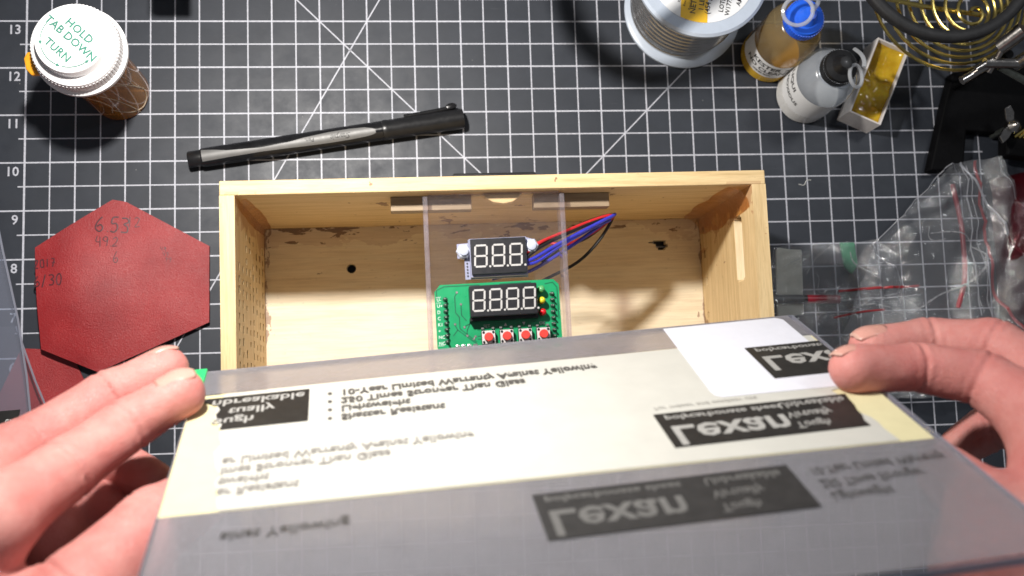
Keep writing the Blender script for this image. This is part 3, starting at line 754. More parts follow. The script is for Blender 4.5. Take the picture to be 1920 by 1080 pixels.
# ------------------------------------------------------------------ rosin tray
rt = empty('card_tray', 'white folded card tray filled with amber rosin beside the black-capped bottle', 'tray', (17.93, 10.44, 0), math.atan2(1.64,.76)-math.pi/2)
L_, W_, H_ = 1.81, .74, .70     # local +y along length, -x across
MB().box((-W_,0,0),(0,L_,.03)).box((-W_,0,.03),(-W_+.035,L_,H_)).box((-.035,0,.03),(0,L_,H_)).box((-W_+.035,0,.03),(-.035,.035,H_-.004)).box((-W_+.035,L_-.035,.03),(-.035,L_,H_-.004)).build('tray', M['card'], rt, bevel=.01)
rz_ = empty('rosin_block', 'lump of glossy amber rosin filling the white card tray', 'rosin', (17.93, 10.44, 0), math.atan2(1.64,.76)-math.pi/2)
nx, ny = 13, 32; vs = []; fs = []
for j in range(ny):
    for i in range(nx):
        x = -W_+.04+(W_-.08)*i/(nx-1); y = .04+(L_-.08)*j/(ny-1)
        e = min(i, nx-1-i, j, ny-1-j)
        z = .52 - .10*math.exp(-((y-1.25)/.45)**2)*math.exp(-((x+.38)/.2)**2) + .06*(e == 0)
        if .35 < y < 1.15: z += .10*noise.noise((x*5, y*5, 2)) + .05*noise.noise((x*13, y*13, 4))
        vs.append((x, y, z))
for j in range(ny-1):
    for i in range(nx-1): fs.append((j*nx+i, j*nx+i+1, (j+1)*nx+i+1, (j+1)*nx+i))
q = MB().add(vs, fs)
edge = [j*nx for j in range(ny)]
nb = len(q.v)
def skirt(ids):
    b = len(q.v)
    q.v += [(q.v[i][0], q.v[i][1], .032) for i in ids]
    for k in range(len(ids)-1): q.f.append((ids[k], ids[k+1], b+k+1, b+k)); q.m.append(0)
skirt([j*nx for j in range(ny)]); skirt([j*nx+nx-1 for j in range(ny)]); skirt(list(range(nx))); skirt([(ny-1)*nx+i for i in range(nx)])
q.build('rosin', M['rosin'], rz_, True, angle=50)

# ------------------------------------------------------------------ red leather hexagons with handwriting
STROKE = {'0': [[(.1,.1),(0,.5),(.1,.9),(.4,1),(.55,.6),(.5,.15),(.3,0),(.1,.1)]], '1': [[(.2,1),(.22,0)]], '2': [[(0,.8),(.25,1),(.5,.75),(.3,.35),(0,.02),(.55,.06)]],
 '3': [[(0,.95),(.4,.95),(.5,.75),(.2,.55),(.5,.4),(.45,.05),(0,.02)]], '4': [[(.05,1),(0,.5),(.5,.5)],[(.42,.9),(.4,0)]], '5': [[(.5,1),(.08,.95),(.05,.55),(.4,.6),(.5,.25),(.3,0),(0,.05)]],
 '6': [[(.4,1),(.1,.6),(0,.2),(.25,0),(.5,.2),(.35,.45),(.05,.3)]], '7': [[(0,.95),(.5,.95),(.2,0)],[(.1,.5),(.5,.52)]], '9': [[(.5,.8),(.25,1),(.02,.75),(.3,.5),(.5,.85),(.45,0)]],
 '/': [[(.0,-.1),(.35,1.1)]], '.': [[(.1,0),(.16,.05)]], ' ': []}
def hand_write(mb, txt, x0, y0, h, deg, z, w=.028):
    c, s_ = math.cos(R(deg)), math.sin(R(deg)); cx = 0
    for ch in txt:
        for st in STROKE[ch]:
            pts = [(p[0]*h*.85+cx+random.uniform(-.01,.01), p[1]*h+random.uniform(-.01,.01)) for p in st]
            sm = spline([(p[0], p[1], 0) for p in pts], 4)
            mb.tube([(x0+p.x*c-p.y*s_, y0+p.x*s_+p.y*c, z) for p in sm], w/2, 5, flat=.15)
        cx += h*.66 if ch != '.' else h*.3
def lz(x, y):
    return .10 + .05*noise.noise((x*.55, y*.55, 1.3)) + .02*noise.noise((x*1.4, y*1.4, 5))
def hexa(name, label, poly, zf, th=.07):
    t = empty(name, label, 'leather piece', (0,0,0), 0, 'red leather hexagons')
    pts = []; n = len(poly)
    bnd = []
    for i in range(n):
        a = Vector(poly[i]); b = Vector(poly[(i+1) % n]); k = max(2, int((b-a).length/.16))
        for j in range(k): bnd.append(a+(b-a)*j/k)
    inner = []
    xs = [p[0] for p in poly]; ys = [p[1] for p in poly]
    y = min(ys)+.09
    while y < max(ys):
        x = min(xs)+.09
        while x < max(xs):
            q = Vector((x, y)); ok = True
            for i in range(n):
                a = Vector(poly[i]); b = Vector(poly[(i+1) % n]); d = b-a
                if (d.x*(q.y-a.y)-d.y*(q.x-a.x))/d.length*sgn < .07: ok = False; break
            if ok: inner.append(q)
            x += .15
        y += .15
    V = bnd+inner
    vo, eo, fo, *_ = delaunay_2d_cdt(V, [(i, (i+1) % len(bnd)) for i in range(len(bnd))], [], 1, 1e-4)
    m = MB(); nv = len(vo)
    m.add([(v.x, v.y, zf(v.x, v.y)) for v in vo]+[(v.x, v.y, zf(v.x, v.y)-th) for v in vo],
          [tuple(f) for f in fo]+[tuple(i+nv for i in reversed(f)) for f in fo]+[(i, (i+1) % len(bnd), nv+(i+1) % len(bnd), nv+i) for i in range(len(bnd))])
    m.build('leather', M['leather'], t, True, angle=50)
    return t
sgn = -1      # polygons listed clockwise
def hz(x, y): 
    e = max(0, (x-3.3))*.06 + max(0, (8.9-0-abs(y-9.0)*3))*0
    return lz(x, y)+e*.3+.30*math.exp(-((x-1.25)/1.35)**2-((y-7.2)/1.7)**2)
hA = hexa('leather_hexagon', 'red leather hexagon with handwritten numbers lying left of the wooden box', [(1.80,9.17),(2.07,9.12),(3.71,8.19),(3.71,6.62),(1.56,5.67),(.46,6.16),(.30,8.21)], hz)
q = MB(); random.seed(9)
hand_write(q, '6.53', 1.50, 8.52, .30, -4, .0, .035); hand_write(q, '12', 2.12, 8.60, .20, 0, 0, .02)
hand_write(q, '49.2', 1.52, 8.20, .20, -2, .0, .022); hand_write(q, '6', 1.86, 7.86, .22, 0, 0, .02)
hand_write(q, '2017', .32, 7.78, .17, 4, .0, .028); hand_write(q, '6/30', .34, 7.40, .22, 4, .0, .03)
for k in range(3): hand_write(q, '49', 2.75+random.uniform(-.1,.1), 8.1-.11*k, .10, -12, 0, .010)
q.v = [(x, y, hz(x, y)+.004+z) for x, y, z in q.v]
q.build('handwriting', M['ink'], hA, kind='stuff')
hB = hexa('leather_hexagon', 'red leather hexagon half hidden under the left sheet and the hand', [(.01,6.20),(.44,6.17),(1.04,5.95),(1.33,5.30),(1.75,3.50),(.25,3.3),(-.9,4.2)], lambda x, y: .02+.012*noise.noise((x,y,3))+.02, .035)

# ------------------------------------------------------------------ clear sheet lying at the left
lt = empty('polycarbonate_sheet', 'clear printed plastic sheet leaning at the left edge over the red leather', 'plastic sheet', (0,0,0), 0, 'printed plastic sheets')
def lsp(x, y): return (x, y, .42+.10*(6-y)*.3)
pA = [(-.42,9.0),(-.22,8.1),(.10,6.75),(.30,5.6),(.42,4.6),(.5,3.0),(-3,3.0),(-3,9.0)]
pB = [(.0,6.62),(.13,6.25),(.38,5.55),(.63,4.95),(.95,4.0),(1.0,2.9),(-3,2.9),(-3,6.62)]
m_ = MB().prism(pA, 0, .07, fn=lambda x,y,z: (x,y,.44+.03*(6-y)+z)).build('upper_sheet', M['film2'] if 'film2' in M else clear('hazy_sheet', (.90,.92,.95), (.55,.58,.70), .16, .1, 1.0, 1.3), lt)
MB().prism(pB, 0, .05, fn=lambda x,y,z: (x,y,.26+.02*(6-y)+z)).build('lower_sheet', M['poly'], lt)
for P_, zf in ((pA, lambda y: .52+.03*(6-y)), (pB, lambda y: .315+.02*(6-y))):
    MB().tube([(x, y, zf(y)) for x, y in P_[:6]], .022, 6).build('sheet_edge', M['poly_edge'], lt)
MB().prism([(-.75,4.55),(-.05,4.60),(.22,4.95),(.05,5.02),(-.02,5.0),(-.75,4.95)][0:0] or [(-.9,4.40),(.12,4.46),(.20,4.98),(-.9,4.92)], 0, .004, fn=lambda x,y,z: (x,y,.53+.03*(6-y)+z)).build('black_panel', M['black_print'], lt)
def lfn(x0, y0, deg, zz):
    c, s_ = math.cos(R(deg)), math.sin(R(deg)); return lambda x, y: (x0+x*c-y*s_, y0+x*s_+y*c, zz)
MB().text('ble', .24, lfn(.02,4.52,84,.60)).build('panel_lettering', M['white_print'], lt, kind='stuff')
MB().text('Yellowing', .20, lfn(.55,4.62,112,.36), 'CENTER', bold=.003).text('YEL', .22, lfn(-.28,5.2,90,.60), bold=.006).build('lettering', M['black_print'], lt, kind='stuff')

# ------------------------------------------------------------------ polycarbonate sheet held over the box
SW = Vector((.99669,.06998,-.04196)); SD = Vector((.06698,-.41797,.90600))
SW.normalize(); SD = (SD-SW*SD.dot(SW)).normalized(); SN = SW.cross(SD)
MS = Matrix((SW, SD, SN)).transposed().to_4x4(); MS.translation = Vector((4.522, 5.425, 5.160))
sh = empty('polycarbonate_sheet', 'large printed plastic sheet with cream paper strip held in both hands over the box', 'plastic sheet', M=MS, group='printed plastic sheets')
SWD, SLN = 9.70, 7.12
MB().box((.03,0,0),(SWD,SLN,.085)).build('clear_sheet', M['poly'], sh)
for a_, b_ in (((.03,-.012,-.006),(SWD,-.001,.09)),((SWD+.001,0,-.006),(SWD+.012,SLN,.09)),((.018,0,-.006),(.029,SLN,.09)),((.03,SLN+.001,-.006),(SWD,SLN+.012,.09))):
    MB().box(a_, b_).build('sheet_edge', M['poly_edge'], sh)
def flat(poly, c0, c1): return MB().prism(poly, c0, c1)
flat([(.04,.93),(3.0,.90),(6.9,.93),(9.62,.93),(9.60,4.56),(4.4,4.42),(.04,4.30)], -.010, -.004).build('masking_paper', M['paper'], sh)
random.seed(21)
def torn(x0, y0, x1, y1, n, amp):
    return [(x0+(x1-x0)*i/n+random.uniform(-amp,amp)*(0 < i < n), y0+(y1-y0)*i/n) for i in range(n+1)]
flat([(.05,.02),(SWD-.1,.02),(SWD-.11,.91),(6.9,.915),(3.0,.885),(.05,.915)], -.022, -.016).build('protective_film', M['film'], sh)
flat([(.05,4.32),(4.4,4.44),(SWD-.05,4.58),(SWD-.05,SLN-.03),(.06,SLN-.03)], -.022, -.016).build('protective_film', M['film'], sh)
flat([(.5,.94),(3.0,.91),(6.9,.94),(SWD-.12,.94),(SWD-.12,2.75)] + torn(8.98,2.95,9.15,4.53,9,.06) + [(4.4,4.405),(.74,4.31)] + torn(.72,4.29,.42,1.32,14,.05), -.022, -.013).build('printed_film', M['film_paper'], sh)
lbp = [(7.42,.10)] + [(9.35,.10),(9.45,.2),(9.45,2.75),(9.35,2.85),(7.45,2.80)] + [(7.36,2.72),(7.34,2.6)]
flat(lbp, -.029, -.024).build('white_label', M['white_label'], sh)
def sheet_box(a0, a1, b0, b1, torn_left=False, torn_right=False, mt='black_print'):
    pts = [(a0,b0)]
    pts += [(a1,b0)]
    if torn_right: pts += torn(a1,b0,a1-.12,b1,6,.05)[1:]
    else: pts += [(a1,b1)]
    if torn_left: pts += torn(a0+.45,b1,a0+.35,b0+.25,5,.05)
    else: pts += [(a0,b1)]
    return flat(pts, -.037, -.031).build('black_panel', M[mt], sh)
def letters(txt, sz, a0, b0, k, mat_, par, name, amax=9.58, **kw):   # mirrored top to bottom: print seen through the sheet
    MB().text(txt, sz, lambda x, y: (min(a0+x*k, amax), b0+y, -.0385), **kw).build(name, M['faint_print' if par == p4 else 'lower_print' if b0 > 4.7 else mat_], par, kind='stuff')
p1 = sheet_box(.08,1.72,1.10,2.16,True); p2 = sheet_box(8.38,9.60,1.22,2.40); p3 = sheet_box(6.34,9.10,3.12,4.08,False,True); p4 = sheet_box(4.36,7.50,4.82,5.80, mt='faded_panel')
for p, a0, b0 in ((p2,8.44,1.30),(p3,6.40,3.20),(p4,4.42,4.90)):
    letters('Lexan', .74, a0+.02, b0+.33, .92, 'dull_print', p, 'lettering', bold=.014)
    letters('polycarbonate sheet', .185, a0+.06, b0+.02, 1.08, 'dull_print', p, 'lettering', bold=.003)
for p, a0, b0, am in ((p3,8.06,3.16,9.02),(p4,6.40,4.88,9.0)):
    for i, tx in enumerate(('Unbreakable','Virtually','Tough')):
        letters(tx, .24, a0, b0+.30*i+.03, .78, 'dull_print', p, 'lettering', am, bold=.003)
for i, (tx, s_) in enumerate((('nbreakable',1.66),('tually',1.24),('ough',.98))):
    letters(tx, .30, s_, 1.20+.31*i, 1, 'dull_print', p1, 'lettering', align='RIGHT', bold=.005)
LN = ['10-Year Limited Warranty Against Yellowing', '250 Times Stronger Than Glass', 'Lightweight', 'Shatter Resistant']
for i, tx in enumerate(LN):
    letters('\u2022  '+tx, .262, 1.98, 1.25+.275*i, .80, 'dark_print', sh, 'printed_line', bold=.009)
letters('For indoor and outdoor use', .13, 6.4, 2.90, 1, 'grey_print', sh, 'printed_line')
for i, tx in enumerate(('ar Limited Warranty Against Yellowing', 'imes Stronger Than Glass', 'tweight', 'er Resistant')):
    letters(tx, .262, .66, 3.02+.265*i, .78, 'grey_print', sh, 'printed_line', bold=.008)
letters('ainst Yellowing', .262, 2.24, 4.84, .9, 'grey_print', sh, 'printed_line', align='RIGHT', bold=.004)
for i, tx in enumerate(('10-Year Limited Warranty', '250 Times Stronger', 'Lightweight')):
    letters(tx, .262, 7.7, 4.95+.30*i, .62, 'grey_print', sh, 'printed_line', bold=.002)
MB().box((-.10,-.03,-.06),(.14,.62,.02)).build('green_tape', M['green_tape'], sh, bevel=.015)

# ------------------------------------------------------------------ hands: smooth distance fields meshed as one surface
def surface_nets(F, org, h):
    nx, ny, nz = F.shape; S = F < 0
    idx = -np.ones((nx-1, ny-1, nz-1), dtype=np.int64)
    acc = np.zeros((nx-1, ny-1, nz-1, 3)); cnt = np.zeros((nx-1, ny-1, nz-1))
    cor = [(i, j, k) for i in (0,1) for j in (0,1) for k in (0,1)]
    sl = lambda c: F[c[0]:nx-1+c[0], c[1]:ny-1+c[1], c[2]:nz-1+c[2]]
    for a in cor:
        for ax in range(3):
            if a[ax]: continue
            b = list(a); b[ax] = 1
            fa, fb = sl(a), sl(b); cr = (fa < 0) != (fb < 0)
            t = np.where(cr, fa/np.where(cr, fa-fb, 1), 0)
            for d in range(3): acc[..., d] += np.where(cr, a[d]+(t if d == ax else 0), 0)
            cnt += cr
    m = cnt > 0; idx[m] = np.arange(m.sum())
    I, J, K = np.nonzero(m)
    V = (np.stack([I, J, K], 1)+acc[m]/cnt[m][:, None])*h+np.array(org)
    Q = []
    for ax in range(3):
        a0 = [slice(None)]*3; a1 = [slice(None)]*3; a0[ax] = slice(0, -1); a1[ax] = slice(1, None)
        cr = S[tuple(a0)] != S[tuple(a1)]; E = np.argwhere(cr); flip = S[tuple(a0)][cr]
        o1, o2 = [x for x in range(3) if x != ax]
        ok = (E[:, o1] > 0) & (E[:, o2] > 0) & (E[:, o1] < (nx, ny, nz)[o1]-1) & (E[:, o2] < (nx, ny, nz)[o2]-1)
        E = E[ok]; flip = flip[ok]
        def ci(d1, d2):
            e = E.copy(); e[:, o1] -= d1; e[:, o2] -= d2; return idx[e[:,0], e[:,1], e[:,2]]
        q = np.stack([ci(1,1), ci(0,1), ci(0,0), ci(1,0)], 1)
        if ax == 1: flip = ~flip
        q[~flip] = q[~flip][:, ::-1]; Q.append(q)
    return V, np.concatenate(Q)
def smin(a, b, k):
    h = np.clip(.5+.5*(b-a)/k, 0, 1); return b+(a-b)*h-k*h*(1-h)
def cap(P, a, b, ra, rb):
    a = np.array(a); b = np.array(b); ba = b-a
    t = np.clip(((P-a)@ba)/(ba@ba), 0, 1); d = P-(a+t[..., None]*ba)
    return np.sqrt((d*d).sum(-1))-(ra+t*(rb-ra))
def make_hand(name, label, fingers, thumb, palm, nails, h=.042, extra=()):
    fingers = [[(p[0],p[1],p[2],p[3]*(.95 if i < 3 else 1)) for i, p in enumerate(f)] for f in fingers]
    pts = [p for f in fingers+[thumb] for p in f]+[p for c in palm for p in c]
    lo = np.array([min(p[i]-p[3] for p in pts) for i in range(3)])-.15; hi = np.array([max(p[i]+p[3] for p in pts) for i in range(3)])+.15
    n = np.ceil((hi-lo)/h).astype(int)+1
    G = np.stack(np.meshgrid(*[lo[i]+h*np.arange(n[i]) for i in range(3)], indexing='ij'), -1).astype(np.float32)
    D = None
    for a, b in palm:
        d = cap(G, a[:3], b[:3], a[3], b[3]); D = d if D is None else smin(D, d, .45)
    pal = D; tot = None
    for f in fingers+[thumb]:
        fd = None
        for a, b in zip(f, f[1:]):
            d = cap(G, a[:3], b[:3], a[3], b[3]); fd = d if fd is None else smin(fd, d, .10)
        for j in range(1, len(f)-1):              # creases across each joint
            p = np.array(f[j][:3]); ax = np.array(f[j-1][:3])-np.array(f[min(j+1,len(f)-1)][:3]); ax /= np.linalg.norm(ax)
            q = G-p; s_ = q@ax; r2 = (q*q).sum(-1)
            near_ = np.exp(-r2/(2*(f[j][3]*1.1)**2))
            fd = fd + near_*(.085*np.exp(-(s_/.038)**2)+.035*np.exp(-((s_-.13)/.03)**2)+.035*np.exp(-((s_+.12)/.03)**2)-.020*np.exp(-(s_/.24)**2))
        # flesh pad at the tip
        fd = smin(fd, pal, .34)
        tot = fd if tot is None else smin(tot, fd, .035)
    for (c, r) in extra:
        q = G-np.array(c); tot = smin(tot, np.sqrt((q*q).sum(-1))-r, .2)
    nz_ = .012*np.sin(G[...,0]*5.1+1.3*np.sin(G[...,1]*4.3))*np.sin(G[...,1]*4.7+G[...,2]*3.9)
    tot = tot+nz_
    V, Q = surface_nets(tot, lo, h)
    t = empty(name, label, 'hand', (0,0,0), 0, 'hands of the person holding the sheet')
    me = bpy.data.meshes.new('hand_skin'); me.from_pydata(V.tolist(), [], Q.tolist()); me.update()
    bm = bmesh.new(); bm.from_mesh(me)
    for _ in range(2): bmesh.ops.smooth_vert(bm, verts=bm.verts, factor=.5, use_axis_x=True, use_axis_y=True, use_axis_z=True)
    bmesh.ops.recalc_face_normals(bm, faces=bm.faces); bm.to_mesh(me); bm.free()
    me.polygons.foreach_set('use_smooth', [True]*len(me.polygons)); me.materials.append(M['skin'])
    o = bpy.data.objects.new('skin', me); COL.objects.link(o); o.parent = t
    for f, dorsal, l0, l1, wd in nails:
        c = Vector(f[0][:3]); r = f[0][3]*.95; ax = (c-Vector(f[1][:3])).normalized()
        nd = Vector(dorsal); nd = (nd-ax*nd.dot(ax)).normalized(); sd = ax.cross(nd)
        vs = []; fs = []; nu, nv = 12, 11
        for i in range(nu+1):
            s_ = l0+(l1-l0)*i/nu; rr = r if s_ < 0 else math.sqrt(max(.0, r*r-(s_*.86)**2))
            rr = max(rr, r*.55)
            edge = min(1, math.sqrt(max(0, 1-max(0, (abs(2*i/nu-1)-.55)/.45)**2))+.5)
            for j in range(nv):
                ph = R(wd)*(2*j/(nv-1)-1)*edge
                lift = 1.0+.02*(1-(2*j/(nv-1)-1)**2)
                vs.append(c+ax*s_+(nd*math.cos(ph)+sd*math.sin(ph))*(rr*lift-.016))
        for i in range(nu):
            for j in range(nv-1): fs.append((i*nv+j,(i+1)*nv+j,(i+1)*nv+j+1,i*nv+j+1))
        nm = MB().add(vs, fs).build('fingernail', [M['nail'], M['nail_tip']], t, True)
        for p in nm.data.polygons: p.material_index = 1 if (p.center-c).dot(ax) > l1-.04 else 0
        sm = nm.modifiers.new('solid', 'SOLIDIFY'); sm.thickness = .016; sm.offset = 1
    return t
LI = [(4.58,5.10,6.65,.36),(3.88,4.67,6.84,.385),(3.29,4.13,7.53,.43),(2.72,3.59,8.53,.52)]
LM = [(4.16,5.48,5.74,.36),(3.41,5.11,5.93,.385),(2.53,4.45,6.48,.43),(1.94,3.88,7.58,.5)]
LR = [(3.95, 3.82, 5.64, 0.34), (3.18, 4.27, 5.52, 0.37), (2.19, 4.46, 5.54, 0.42), (1.52, 4.04, 6.75, 0.5)]
LP = [(3.65, 3.25, 5.96, 0.32), (2.95, 3.75, 5.74, 0.34), (2.14, 3.94, 5.79, 0.38), (1.4, 3.48, 6.78, 0.5)]
LT = [(5.05,3.79,6.75,.40),(4.48,3.41,7.67,.48),(3.77,2.63,8.33,.62),(2.70,1.74,8.84,.75)]
make_hand('hand', 'left hand gripping the left corner of the printed plastic sheet', [LI, LM, LR, LP], LT,
   [((2.43, 3.59, 6.18, 0.5),(2.89, 2.87, 6.45, 0.5)), ((2.72,3.59,8.53,.5),(2.07,2.89,8.39,.7)), ((1.94,3.88,7.58,.5),(2.07,2.89,8.39,.7)), ((1.24,3.64,6.88,.5),(1.13,1.74,8.49,1.0)), ((2.07,2.89,8.39,.7),(1.13,1.74,8.49,1.0)), ((2.70,1.74,8.84,.75),(1.13,1.74,8.49,1.0)), ((2.07,2.89,8.39,.7),(2.70,1.74,8.84,.75)), ((1.13,1.74,8.49,1.0),(-.4,.16,8.68,1.2))],
   [(LI, (-.2,.88,.46), -.22, .31, 44), (LM, (-.1,.98,-.05), -.2, .30, 42)])
RI = [(13.98,5.13,7.54,.36),(14.98,5.13,7.34,.365),(15.87,4.95,7.50,.41),(16.38,4.26,8.29,.5)]
RM = [(14.71,5.46,6.54,.35),(15.67,5.53,6.43,.37),(16.49,5.41,6.80,.43),(17.04,4.71,7.59,.5)]
RR = [(16.43,3.88,5.72,.33),(16.95,4.18,5.80,.38),(17.43,4.26,6.47,.43),(17.63,3.81,7.24,.5)]
RT = [(15.04,3.65,7.89,.40),(15.19,3.28,8.57,.48),(14.79,2.58,9.17,.65),(15.18,1.45,9.99,.8)]
make_hand('hand', 'right hand gripping the right corner of the printed plastic sheet', [RI, RM, RR], RT,
   [((16.38,4.26,8.29,.5),(16.30,2.92,8.84,.8)), ((17.04,4.71,7.59,.5),(16.30,2.92,8.84,.8)), ((17.63,3.81,7.24,.5),(16.69,1.47,9.73,1.0)), ((16.30,2.92,8.84,.8),(16.69,1.47,9.73,1.0)), ((15.18,1.45,9.99,.8),(16.69,1.47,9.73,1.0)), ((16.69,1.47,9.73,1.0),(18.18,.01,10.13,1.2))],
   [(RI, (.1,.99,-.02), -.15, .31, 40), (RM, (.1,.93,.30), -.2, .30, 42)])

# ------------------------------------------------------------------ plastic bags and what is in them
def film_bag(name, label, poly, z0, amp, seed, sheetmat, zb=0):
    t = empty(name, label, 'plastic bag', (0,0,0), 0, 'clear plastic zip bags')
    n = len(poly); bnd = []
    for i in range(n):
        a = Vector(poly[i]); b = Vector(poly[(i+1) % n]); k = max(2, int((b-a).length/.12))
        for j in range(k): bnd.append(a+(b-a)*j/k+Vector((noise.noise((i, j*.4, seed)), noise.noise((j*.4, i, seed+3))))*.03*(j > 0))
    xs = [p[0] for p in poly]; ys = [p[1] for p in poly]; inner = []
    y = min(ys)
    while y < max(ys):
        x = min(xs)
        while x < max(xs): inner.append(Vector((x+random.uniform(-.02,.02), y+random.uniform(-.02,.02)))); x += .085
        y += .085
    vo, eo, fo, *_ = delaunay_2d_cdt(bnd+inner, [(i, (i+1) % len(bnd)) for i in range(len(bnd))], [], 1, 1e-4)
    def hgt(x, y):
        h = 0
        for k, (f, sl, an) in enumerate(((.42,.10,.5),(.75,.22,2.1),(1.25,.36,1.15),(2.1,.40,2.75),(3.3,.34,.2))):
            an += seed*1.7
            ph = (x*math.cos(an)+y*math.sin(an))*f+.55*noise.noise((x*f*.7+seed, y*f*.7, k*3.1+seed))*1.6
            tri = abs((ph % 1.0)*2-1)
            mask = 1 if k < 2 else max(0, min(1, .55+1.6*noise.noise((x*.5, y*.5, seed+k*2.3))))
            h += tri*sl/(2*f)*mask
        return z0*.3+amp*9.0*h
    MB().add([(v.x, v.y, max(.03, hgt(v.x, v.y))) for v in vo], [tuple(f) for f in fo]).build('bag_film', sheetmat, t, True, angle=180)
    return t, hgt
random.seed(4)
bA, hA_ = film_bag('zip_bag', 'large crumpled clear zip bag right of the hand with red seal line', [(16.7,5.6),(17.75,7.94),(19.55,9.62),(19.95,9.70),(20.65,9.77),(21.2,8.7),(21.9,8.0),(21.9,4.6),(16.9,4.6)], .42, .16, 2.3, M['bag'])
def ribbon(t, pts, w, m, name, hf, dz=.02):
    sm = spline([(p[0], p[1], 0) for p in pts], 10)
    MB().tube([(p.x, p.y, hf(p.x, p.y)+dz) for p in sm], w, 6, flat=.35).build(name, m, t, True)
ribbon(bA, [(20.17,9.71),(20.33,8.5),(20.35,7.11),(20.84,6.06),(21.4,5.3)], .035, M['red_strip'], 'red_seal_line', hA_, -.03)
ribbon(bA, [(19.80,9.66),(20.47,8.73),(21.05,7.67),(21.5,6.8)], .028, M['bag_fold'], 'folded_edge', hA_)
ribbon(bA, [(19.84,9.60),(19.90,8.9),(19.92,7.92),(20.02,6.31)], .014, M['bag_fold'], 'folded_edge', hA_)
ribbon(bA, [(19.96,9.60),(20.04,8.9),(20.10,7.9),(20.3,6.3)], .010, M['bag_fold'], 'folded_edge', hA_)
ribbon(bA, [(17.75,7.94),(18.6,8.75),(19.5,9.60),(19.72,9.2)], .010, M['bag_fold'], 'folded_edge', hA_)
ribbon(bA, [(20.6,9.75),(20.75,9.3),(21.1,8.8),(21.6,8.3)], .008, M['bag_fold'], 'folded_edge', hA_)
for pts, w in (([(18.55,6.45),(19.1,6.75),(19.75,7.0),(20.15,7.35),(20.2,7.65)],.022), ([(20.2,7.65),(19.95,7.85),(19.75,8.05),(19.4,8.12),(18.95,8.1)],.016), ([(18.9,8.25),(18.92,8.05),(19.05,7.95),(19.3,7.98)],.012), ([(19.9,7.3),(19.98,6.9),(20.1,6.4)],.014)):
    ribbon(bA, pts, w*.75, M['bag_crease'], 'crease', hA_, .01)  # white strips painted as highlights on the creases
bB, hB_ = film_bag('zip_bag', 'small crumpled clear zip bag touching the right wall of the wooden box', [(14.95,5.2),(15.52,7.86),(15.9,7.93),(17.2,7.97),(17.85,8.03),(18.35,7.55),(18.30,6.9),(19.05,6.15),(19.1,4.7),(14.9,4.7)], .36, .15, 7.7, M['bag'])
ribbon(bB, [(16.95,6.93),(17.9,6.97),(18.75,7.0)], .026, M['red_strip'], 'red_seal_line', hB_)
ribbon(bB, [(16.95,6.72),(17.9,6.75),(18.75,6.8)], .014, M['bag_fold'], 'folded_edge', hB_)
ribbon(bB, [(17.75,7.94),(17.85,7.6),(18.2,7.35),(18.32,7.1),(18.2,6.85),(17.95,6.8)], .016, M['bag_fold'], 'folded_edge', hB_, .04)
ribbon(bB, [(16.75,6.35),(17.3,6.45),(17.9,6.5)], .018, M['red_strip'], 'red_seal_line', hB_)
for pts, w in (([(17.2,7.75),(17.3,7.55),(17.55,7.35),(17.85,7.05)],.020), ([(17.05,6.5),(17.6,6.62),(18.1,6.5),(18.5,6.3)],.018), ([(15.7,7.45),(16.0,7.6),(16.3,7.72)],.010), ([(15.9,7.5),(16.2,7.62),(16.5,7.86)],.008), ([(16.4,7.35),(16.5,7.2),(16.5,6.95),(16.65,6.9)],.010), ([(16.2,7.3),(16.45,7.65),(16.9,7.95)],.010), ([(16.35,6.3),(16.5,6.45),(16.62,6.4)],.010)):
    ribbon(bB, pts, w*.7, M['bag_crease'], 'crease', hB_, .01)  # same painted crease highlights on the small bag
q = MB().prism([(15.66,7.86),(15.72,7.92),(15.95,7.88),(16.24,7.86),(16.20,6.45),(15.60,6.40)], .05, .12).build('cleaning_pad', M['grey_pad'], None, bevel=.03)
tag(q, 'grey green fabric pad inside the small bag next to the wooden box', 'pad')
ht = empty('heat_shrink_tube', 'short black and red tube inside the small bag', 'tube')
MB().tube([(15.35,6.80,.16),(16.25,6.78,.16)], .10, 14).build('black_half', M['black_plastic'], ht, True)
MB().tube([(16.252,6.78,.16),(16.98,6.76,.16)], .095, 14).build('red_half', M['red_tube'], ht, True)
q = MB().tube(spline([(19.71,9.23,.2),(19.82,8.5,.2),(19.84,8.09,.22),(19.80,7.16,.24),(19.60,6.5,.22)], 8), .055, 10).build('red_straw', M['red_tube'], None, True)
tag(q, 'thin dark red plastic straw inside the large zip bag', 'straw')
q = MB().prism([(17.08,7.99),(17.40,7.99),(17.45,7.5),(17.3,7.3),(17.15,7.45)], .10, .18).build('green_scrap', M['green_dim'], None, bevel=.02)
tag(q, 'small green plastic piece inside the small zip bag', 'scrap')
rb = MB(); n_ = 26; vs = []; fs = []
for j in range(n_):
    for i in range(n_):
        u = i/(n_-1)*2-1; v = j/(n_-1)*2-1; x = 21.95+u*1.3; y = 7.7+v*1.9+.25*u
        e = max(0, (1-u*u)*(1-v*v)); x += .12*noise.noise((u*2,v*2,4)); z = .05+.55*e**.5+.10*noise.noise((x*2,y*2,7))*e
        vs.append((x, y, max(.03,z)))
for j in range(n_-1):
    for i in range(n_-1): fs.append((j*n_+i,j*n_+i+1,(j+1)*n_+i+1,(j+1)*n_+i))
q = rb.add(vs, fs).build('red_pouch', M['bag_red'], None, True, angle=180)
tag(q, 'shiny red translucent pouch beside the large zip bag at right edge', 'pouch')
q = MB().tube(spline([(16.3,9.32,.012),(16.42,9.3,.012),(16.48,9.4,.012),(16.58,9.41,.012)], 6), .008, 5).build('lint_thread', M['thread'], None)
tag(q, 'tiny pale lint thread on the mat right of the wooden box', 'thread')
q = MB(); vs = []; fs = []
